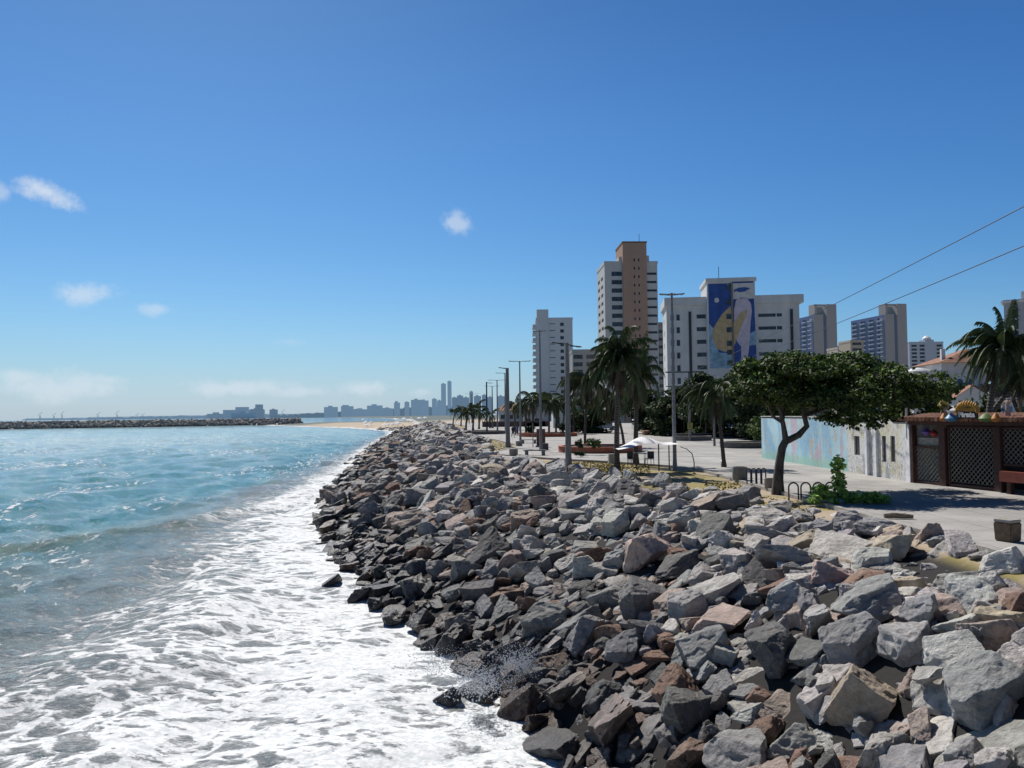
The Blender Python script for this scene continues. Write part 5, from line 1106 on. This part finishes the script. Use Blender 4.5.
fig = ([(0, 0, .48), (0, 0, .66), (0, 0, .80), (0, 0, .86), (0, 0, .95), (.07, 0, .24), (.10, 0, .02), (-.08, 0, .24), (-.06, 0, .02), (.14, 0, .78), (.24, -.04, .88), (.22, -.05, 1.02), (-.14, 0, .77), (-.22, -.05, .62), (-.16, -.12, .52)],
       [(0, 1), (1, 2), (2, 3), (3, 4), (0, 5), (5, 6), (0, 7), (7, 8), (2, 9), (9, 10), (10, 11), (2, 12), (12, 13), (13, 14)], [.085, .08, .085, .035, .062, .055, .03, .055, .03, .035, .028, .022, .035, .028, .022])
statue('weathered statue with leafy headdress on the left post of the bar', 944, 425, 404, M('statue_grey', (.34, .31, .26), .8, .3, 6, .3), fig, [(0, 0, .98), (-.1, 0, .9), (-.18, 0, 1.02)])
statue('pale statue with a raised arm on the right post of the bar', 1006, 420, 397, M('statue_pale', (.34, .27, .24), .7, .3, 6, .3), fig)
MB_ = MB(); x, zb_ = onbar(911, 430, 1.0); t_ = thing('vent_pipe', 'short pale pipe standing at the left end of the bar roof', 'pipe', (C_.x - .1, C_.y + .2, GZ + HB)); MB().tube([(0, 0, -.6), (0, 0, .75)], .05, 8).build('shaft', M('white_render', (.7, .7, .7), .8), t_, True); MB().lathe([(.08, 0), (.08, .06)], 10, (0, 0, .75)).build('cap', DARKM, t_)

# low buildings and stalls across the square
def box_building(label, name, px0, px1, pyt, y, D, mat, front=(), roof=None, cat='building', parapet=.3):
    p = base_at(px0, y, GZ); W = (px1 - px0) / F * y; H = zt(px0, pyt, y, GZ); return tower(label, name, p, 0, W, D, H, mat, [(a * W, b_ * W, c * H, d * H) for a, b_, c, d in front], parapet=parapet, roofmat=roof, cat=cat), W, H
t_, W, H = box_building('long white building with an orange tiled roof behind the double armed lamps', 'low_building', 499, 530, 411.5, 290, 12, M('low_white', (.50, .47, .47), .85, haze=.05), [(.05, .2, .35, .7), (.3, .45, .35, .7), (.55, .7, .35, .7), (.8, .93, .35, .7)], parapet=0)
mb = MB(); mb.add([(-1, -1, H + .3), (W + 1, -1, H + .3), (W + 1, 13, H + .3), (-1, 13, H + .3), (2, 6, H + 3), (W - 2, 6, H + 3)], [(0, 1, 5, 4), (2, 3, 4, 5), (3, 0, 4), (1, 2, 5), (0, 3, 2, 1)]); mb.build('tiled_roof', TC, t_)
box_building('grey blue low block behind the orange tiled roof', 'low_building', 517, 537, 400, 330, 10, M('low_bluegrey', (.25, .24, .30), .85, haze=.1), [(.1, .9, .5, .7)])
box_building('small plain white building among the palm row', 'low_building', 553, 566, 412, 175, 8, M('low_white_plain', (.62, .62, .62), .85), [(.2, .5, .2, .7)])
box_building('white walled building half hidden behind the far palm row', 'low_building', 524, 545, 415, 200, 8, M('low_grey', (.40, .40, .40), .85), [(.1, .3, .3, .7), (.5, .8, .3, .7)])
t_, W, H = box_building('teal painted kiosk behind the slim pale palm', 'kiosk', 572, 585, 411, 165, 5, M('teal_paint', (.02, .22, .20), .7), [(.1, .9, .35, .75)], cat='kiosk')
t_, W, H = box_building('long low stall with a red front behind the near orange planter', 'market_stall', 578, 612, 413, 170, 5, M('stall_grey', (.20, .20, .20), .8), [(.3, .5, .1, .6), (.6, .9, .1, .6)], cat='stall')
MB().box(-.5, W * .35, -.4, -.05, .2, 1.6).box(W * .55, W + .3, -1.2, -.05, H * .62, H * .82).build('awning', M('stall_red', (.38, .035, .03), .7), t_)
t_, W, H = box_building('pale blue painted kiosk with glass front behind the tall lamp', 'kiosk', 650, 674, 413, 136, 5, M('kiosk_blue', (.13, .34, .44), .7), [(.08, .36, .3, .8), (.4, .68, .3, .8), (.72, .95, .3, .8)], cat='kiosk')
box_building('small orange brick kiosk by the parked vans', 'kiosk', 644, 654, 432.5, 112, 2, M('kiosk_brick', (.36, .20, .12), .8), [(.3, .7, .2, .8)], cat='kiosk', parapet=0)
def low_wall(label, px0, px1, pyt, y, mat, name='boundary_wall', cat='wall'):
    p = base_at(px0, y, GZ); W = (px1 - px0) / F * y; H = zt(px0, pyt, y, GZ); t_ = thing(name, label, cat, p, 0); MB().box(0, W, 0, .3, -.1, H).build('wall_face', mat, t_); MB().box(-.05, W + .05, -.05, .35, H + .003, H + .12).build('coping', CONC, t_)
low_wall('long dark reddish wall at the back of the square, left part', 482, 548, 422, 200, M('reddish_wall', (.13, .085, .075), .9))
low_wall('dark wall under the trees at the back of the square', 676, 763, 434.5, 99, M('dark_wall', (.05, .045, .04), .9))

# vehicles
def van(label, px, pyb, L, H, col, rz=0, y=None, box=False):
    g = gpt(px, pyb); t_ = thing('parked_van' if box else 'parked_car', label, 'van' if box else 'car', (g.x, g.y, GZ), rz, 'vehicles parked across the square'); W = 1.75
    if box: prof = [(-L / 2, .35), (L / 2, .35), (L / 2, .95), (L / 2 - .35, 1.15), (L / 2 - .95, H), (-L / 2 + .1, H), (-L / 2, H - .2)]; gw = [(L / 2 - 1.0, 1.1), (L / 2 - .45, 1.12), (L / 2 - 1.0, H - .15), (L / 2 - 1.9, H - .15), (L / 2 - 1.9, 1.1)]
    else: prof = [(-L / 2, .32), (L / 2, .32), (L / 2, .72), (L / 2 - 1.1, .88), (L / 2 - 1.75, H), (-L / 2 + .7, H), (-L / 2 + .1, .92), (-L / 2, .85)]; gw = [(L / 2 - 1.3, .90), (L / 2 - 1.85, H - .09), (-L / 2 + .8, H - .09), (-L / 2 + .4, .92)]
    MB().prism(prof, 'y', -W / 2, W / 2).build('body', M('car_paint_' + label.split()[0], col, .3, .03), t_, bevel=.06)
    MB().prism(gw, 'y', -W / 2 - .012, W / 2 + .012).build('side_window', glass(), t_)
    for sx in (-L / 2 + .8, L / 2 - .8):
        for sy in (-W / 2 + .02, W / 2 - .02):
            mb = MB(); mb.prism([(sx + .33 * math.cos(a), .33 + .33 * math.sin(a)) for a in [i * 2 * math.pi / 18 for i in range(18)]], 'y', sy - .11, sy + .11); wl = mb.build('wheel', M('tyre', (.02, .02, .02), .9), t_)
            mb = MB(); mb.prism([(sx + .19 * math.cos(a), .33 + .19 * math.sin(a)) for a in [i * 2 * math.pi / 14 for i in range(14)]], 'y', sy - .125, sy + .125); mb.build('rim', STEEL, wl)
    for sy in (-.6, .6): MB().box(L / 2 - .04, L / 2 + .02, sy - .14, sy + .14, .6, .74).build('headlight', LAMPG, t_)
van('white van parked right of the big palm pair', 646, 431, 4.8, 2.1, (.72, .72, .72), .1, box=True)
van('silver car parked at the far side, right of the white van', 664, 431.5, 4.1, 1.45, (.42, .42, .44), .05)
van('maroon car in the shade of the trees behind the tall lamp', 672, 434, 4.0, 1.45, (.10, .02, .025), -.1)
van('bluish car parked before the red stall', 606, 430, 4.0, 1.45, (.22, .30, .36), .1)

# people
def person(label, px, pyb, shirt, trousers, rz, stride=.16, seed=0, z=GZ, grp='people walking on the promenade'):
    g = onz(px, pyb, z); t_ = thing('person', label, 'person', (g.x, g.y, z), rz, grp); H = 1.68
    pts = [(0, 0, .53), (0, 0, .66), (0, 0, .80), (0, 0, .865), (0, .01, .935), (.06, -stride * .5, .28), (.06, -stride * .8, .03), (.06, -stride * .8 - .07, .015), (-.06, stride * .35, .28), (-.06, stride * 1.0, .05), (-.06, stride * .95 - .06, .02),
           (.115, 0, .79), (.135, stride * .4, .64), (.13, stride * .3 - .04, .50), (.13, stride * .3 - .05, .45), (-.115, 0, .79), (-.135, -stride * .3, .64), (-.13, -stride * .5 - .04, .50), (-.13, -stride * .5 - .06, .45)]
    ed = [(0, 1), (1, 2), (2, 3), (3, 4), (0, 5), (5, 6), (6, 7), (0, 8), (8, 9), (9, 10), (2, 11), (11, 12), (12, 13), (13, 14), (2, 15), (15, 16), (16, 17), (17, 18)]
    rad = [.085, .075, .08, .033, .062, .045, .026, .02, .045, .026, .02, .035, .026, .02, .018, .035, .026, .02, .018]
    me = bpy.data.meshes.new('b'); me.from_pydata([tuple(Vector(p) * H) for p in pts], ed, []); o = bpy.data.objects.new('b', me); COL.objects.link(o); o.modifiers.new('s', 'SKIN'); o.modifiers.new('u', 'SUBSURF').levels = 2
    for i, r in enumerate(rad): me.skin_vertices[0].data[i].radius = (r * H * (1.15 if i < 3 else 1), r * H * (.75 if i < 3 else 1))
    me.skin_vertices[0].data[0].use_root = True
    dg = bpy.context.evaluated_depsgraph_get(); m2 = bpy.data.meshes.new_from_object(o.evaluated_get(dg)); bpy.data.objects.remove(o); m2.materials.clear()
    for m_ in (M('skin', (.30, .17, .11), .6), M('cloth_' + shirt[0], shirt[1], .8), M('cloth_' + trousers[0], trousers[1], .8)): m2.materials.append(m_)
    for f in m2.polygons:
        c = f.center / H; f.material_index = 1 if (.52 < c.z < .84 and abs(c.x) < .16 and c.z > .60) or (.5 < c.z <= .60 and abs(c.x) < .11) else 2 if (.10 < c.z <= .5 and abs(c.x) < .115) else 0
    m2.polygons.foreach_set('use_smooth', [True] * len(m2.polygons)); link('body', m2, t_)
    MB().lathe([(.02, -.02), (.108, .0), (.112, .05), (.08, .11), (.02, .13)], 12, (0, .015, .94 * H)).build('hair', M('dark_hair', (.015, .012, .01), .6), t_, True)
person('person in dark clothes walking, left of the small group near the lamps', 513, 437.5, ('black', (.03, .03, .035)), ('navy', (.03, .04, .07)), .4, .15)
person('person in black top in the middle of the walking group', 515.5, 435.5, ('black', (.03, .03, .035)), ('grey', (.10, .10, .10)), 2.8, .12)
person('person in blue shirt at the right of the walking group', 517.5, 436, ('blue', (.06, .12, .28)), ('navy', (.03, .04, .07)), 3.0, .16)
# ------------------------------------------------------------------ beach life, distant coast and skyline
def beach_tent(label, x, y, r, h, mat, group='white sunshades on the far beach'):
    z = float(land_z(x, y)); t_ = thing('beach_sunshade', label, 'sunshade', (x, y, z), 0, group); MB().lathe([(r, h * .62), (r * .96, h * .60), (r * .5, h * .84), (.05, h)], 10).build('canopy', mat, t_); MB().tube([(0, 0, 0), (0, 0, h * .9)], .06, 6).build('pole', DARKM, t_)
r_ = random.Random(17); WC = M('sunshade_cloth', (.78, .77, .75), .8, .1, 1)
pos = sorted([(r_.uniform(362, 428), r_.uniform(419.5, 424.5)) for _ in range(26)])
WORDS = ['first', 'second', 'third', 'fourth', 'fifth', 'sixth', 'seventh', 'eighth', 'ninth', 'tenth', 'eleventh', 'twelfth', 'thirteenth']
for i, (px, py) in enumerate(pos):
    g = onz(px, py, 2.4); lab = (WORDS[i] + ' from the left' if i < 13 else WORDS[25 - i] + ' from the right') + ' of the white sunshades on the far beach'
    beach_tent(lab, g.x, g.y, r_.uniform(1.6, 2.8), r_.uniform(2.4, 3.2), WC)
ppl = [(322, 427.6), (350, 426.8), (366, 427.5), (380, 428.5), (392, 427.5), (403, 427), (410, 428)]
for i, (px, py) in enumerate(ppl):
    q = onz(px, py, 1.0); c = [('red', (.35, .05, .04)), ('black', (.03, .03, .035)), ('blue', (.06, .12, .28))][i % 3]
    person(WORDS[i] + ' from the left of the tiny bathers, in a ' + c[0] + ' top on the far sand', px, py, c, ('grey', (.10, .10, .10)), i * 1.1, .1, z=float(land_z(q.x, q.y)), grp='bathers on the far beach')
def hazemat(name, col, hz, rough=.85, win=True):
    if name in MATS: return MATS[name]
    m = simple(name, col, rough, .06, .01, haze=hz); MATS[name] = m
    if win:   # rows of tiny dark windows
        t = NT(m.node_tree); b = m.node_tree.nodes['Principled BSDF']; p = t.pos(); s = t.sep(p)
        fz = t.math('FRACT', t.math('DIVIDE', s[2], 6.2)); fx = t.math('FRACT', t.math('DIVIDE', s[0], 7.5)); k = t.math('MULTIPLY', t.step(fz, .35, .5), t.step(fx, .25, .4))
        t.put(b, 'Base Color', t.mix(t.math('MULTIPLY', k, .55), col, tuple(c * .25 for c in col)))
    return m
# far coast: low land carrying the port and city
def coast(label, pts, y, name, depth=900, col=(.10, .14, .15), hz=.5):
    V = []; n = len(pts)
    mb = MB(); top = [aty(px, py, y) for px, py in pts]
    for p in top: mb.v += [(p.x, p.y, -2), (p.x, p.y, p.z), (p.x * 1.05, p.y + depth, p.z), (p.x * 1.05, p.y + depth, -2)]
    for i in range(n - 1):
        a = i * 4; b_ = a + 4; mb.f += [(a, b_, b_ + 1, a + 1), (a + 1, b_ + 1, b_ + 2, a + 2), (a + 2, b_ + 2, b_ + 3, a + 3)]
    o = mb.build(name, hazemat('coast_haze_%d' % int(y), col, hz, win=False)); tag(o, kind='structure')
rr2 = random.Random(8)
def jag(x0, x1, y0, y1, a, n): return [(x0 + (x1 - x0) * i / n, y0 + (y1 - y0) * i / n - (rr2.random() * a if 0 < i < n else 0)) for i in range(n + 1)]
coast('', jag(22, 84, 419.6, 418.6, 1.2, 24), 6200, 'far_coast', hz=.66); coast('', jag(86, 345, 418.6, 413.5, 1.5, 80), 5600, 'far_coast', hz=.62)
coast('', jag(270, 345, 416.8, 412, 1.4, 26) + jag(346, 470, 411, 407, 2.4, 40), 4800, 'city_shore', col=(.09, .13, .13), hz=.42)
GP = 'port buildings on the far coast'
def far_block(label, px0, px1, pyt, y, hz, col=(.25, .28, .33), steps=(), name='distant_block', cat='building', group='distant skyline across the bay', pyb=None, depth=None):
    a, b_ = aty(px0, 410, y), aty(px1, 410, y); H = aty((px0 + px1) / 2, pyt, y).z; W = b_.x - a.x; D = depth or max(W * .7, 20)
    t_ = thing(name, label, cat, (a.x, y, 0), 0, group); m = hazemat('skyline_%d_%d' % (int(hz * 100), int(col[0] * 100)), col, hz)
    MB().box(0, W, 0, D, -1, H).build('wall', m, t_); MB().box(W * .3, W * .62, D * .2, D * .6, H + .01, H + (b_.x - a.x) * .06 + 3).build('rooftop_room', m, t_)
    for s0, s1, py in steps: MB().box(W * s0, W * s1, D * .1, D * .9, H + .01, aty(px0, py, y).z).build('upper_tier', m, t_)
SK = [(324, 336, 407.0, 'leftmost block of the distant skyline, squat and flat topped', ()), (341, 352, 406.2, 'second block from left in the distant skyline, with stepped roof', ((.1, .4, 405),)), (353, 366, 409.5, 'low wide block right of the stepped one in the distant skyline', ()), (367, 381, 405.5, 'wide flat block left of the two slim blocks in the distant skyline', ()),
      (382, 392, 408.5, 'low block beside the first slim block in the distant skyline', ()), (394, 399.5, 402.5, 'left one of two slim blocks in the distant skyline', ((.2, .6, 401),)), (404.5, 409, 402, 'right one of two slim blocks in the distant skyline', ()), (411, 421, 399.8, 'left half of the broad pair of slabs in the distant skyline', ()), (419, 428, 400.5, 'right half of the broad pair of slabs in the distant skyline', ()),
      (432, 436.5, 398.8, 'short block just left of the two needle towers', ()), (437, 442, 400.5, 'low block at the foot of the left needle tower', ()), (441.2, 445.8, 383.7, 'left of the two needle towers, slightly shorter', ()), (447.6, 451.4, 381.2, 'right of the two needle towers, tallest of the far skyline', ()),
      (452, 457, 397.5, 'block right after the taller needle tower', ()), (457, 463, 395.6, 'dark block with raised roof above the far palms', ()), (463, 469, 397.5, 'flat block above the far palms, right of the dark one', ()), (469.5, 473, 391.5, 'slim block with a mast above the far palms', ()), (474, 481, 396, 'wide block behind the floodlight pole', ()), (482, 487, 395, 'block between the floodlight pole and the faint lamp', ()), (487.5, 493, 397, 'rightmost block before the gap in the distant skyline', ()), (497, 505, 396.2, 'distant block right of the gap, behind the slim lamps', ()), (505.5, 512, 402, 'low distant block behind the thick concrete pole', ())]
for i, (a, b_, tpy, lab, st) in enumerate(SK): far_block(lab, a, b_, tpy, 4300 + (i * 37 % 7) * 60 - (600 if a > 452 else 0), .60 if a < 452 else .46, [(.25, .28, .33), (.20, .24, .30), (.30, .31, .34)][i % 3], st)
far_block('long pale port warehouse block, left half', 223, 262, 409.8, 5200, .52, (.33, .35, .40), name='port_silo', group=GP, depth=60); far_block('port silo block with the tall square tower', 250, 261, 409, 5150, .45, (.20, .22, .26), ((.45, .95, 404.5),), name='port_silo', group=GP, depth=60)
far_block('low grey port shed left of the warehouses', 207, 224, 413.8, 5200, .5, (.25, .28, .33), name='port_shed', group=GP, depth=50); far_block('bright white roofed port shed in front of the warehouses', 231, 255, 413.2, 4900, .25, (.9, .9, .9), name='port_shed', group=GP, depth=40)
far_block('dark round topped port tank right of the silo tower', 269.5, 276, 409.5, 5200, .45, (.15, .18, .2), name='port_tank', group=GP, depth=40)
def crane(label, px, pyt, y=5900):
    p = aty(px, 418, y); H = aty(px, pyt, y).z; t_ = thing('port_crane', label, 'crane', (p.x, y, 0), 0, 'cranes of the far port'); m = hazemat('crane_haze', (.2, .24, .3), .55, win=False)
    MB().bar((-6, 0, 0), (-2, 0, H * .6), 2.4, 2.4).bar((6, 0, 0), (2, 0, H * .6), 2.4, 2.4).bar((-5, 0, H * .35), (5, 0, H * .35), 2, 2).build('tower', m, t_); MB().bar((-14, 0, H * .6), (16, 0, H * .98), 2.2, 2.2).build('jib', m, t_)
for i, (px, top) in enumerate(((40, 412), (54, 413), (62, 411), (98, 412), (117, 410.5), (137, 413), (143, 413), (283, 409))): crane(WORDS[i] + ' from the left of the thin cranes on the far coast', px, top)
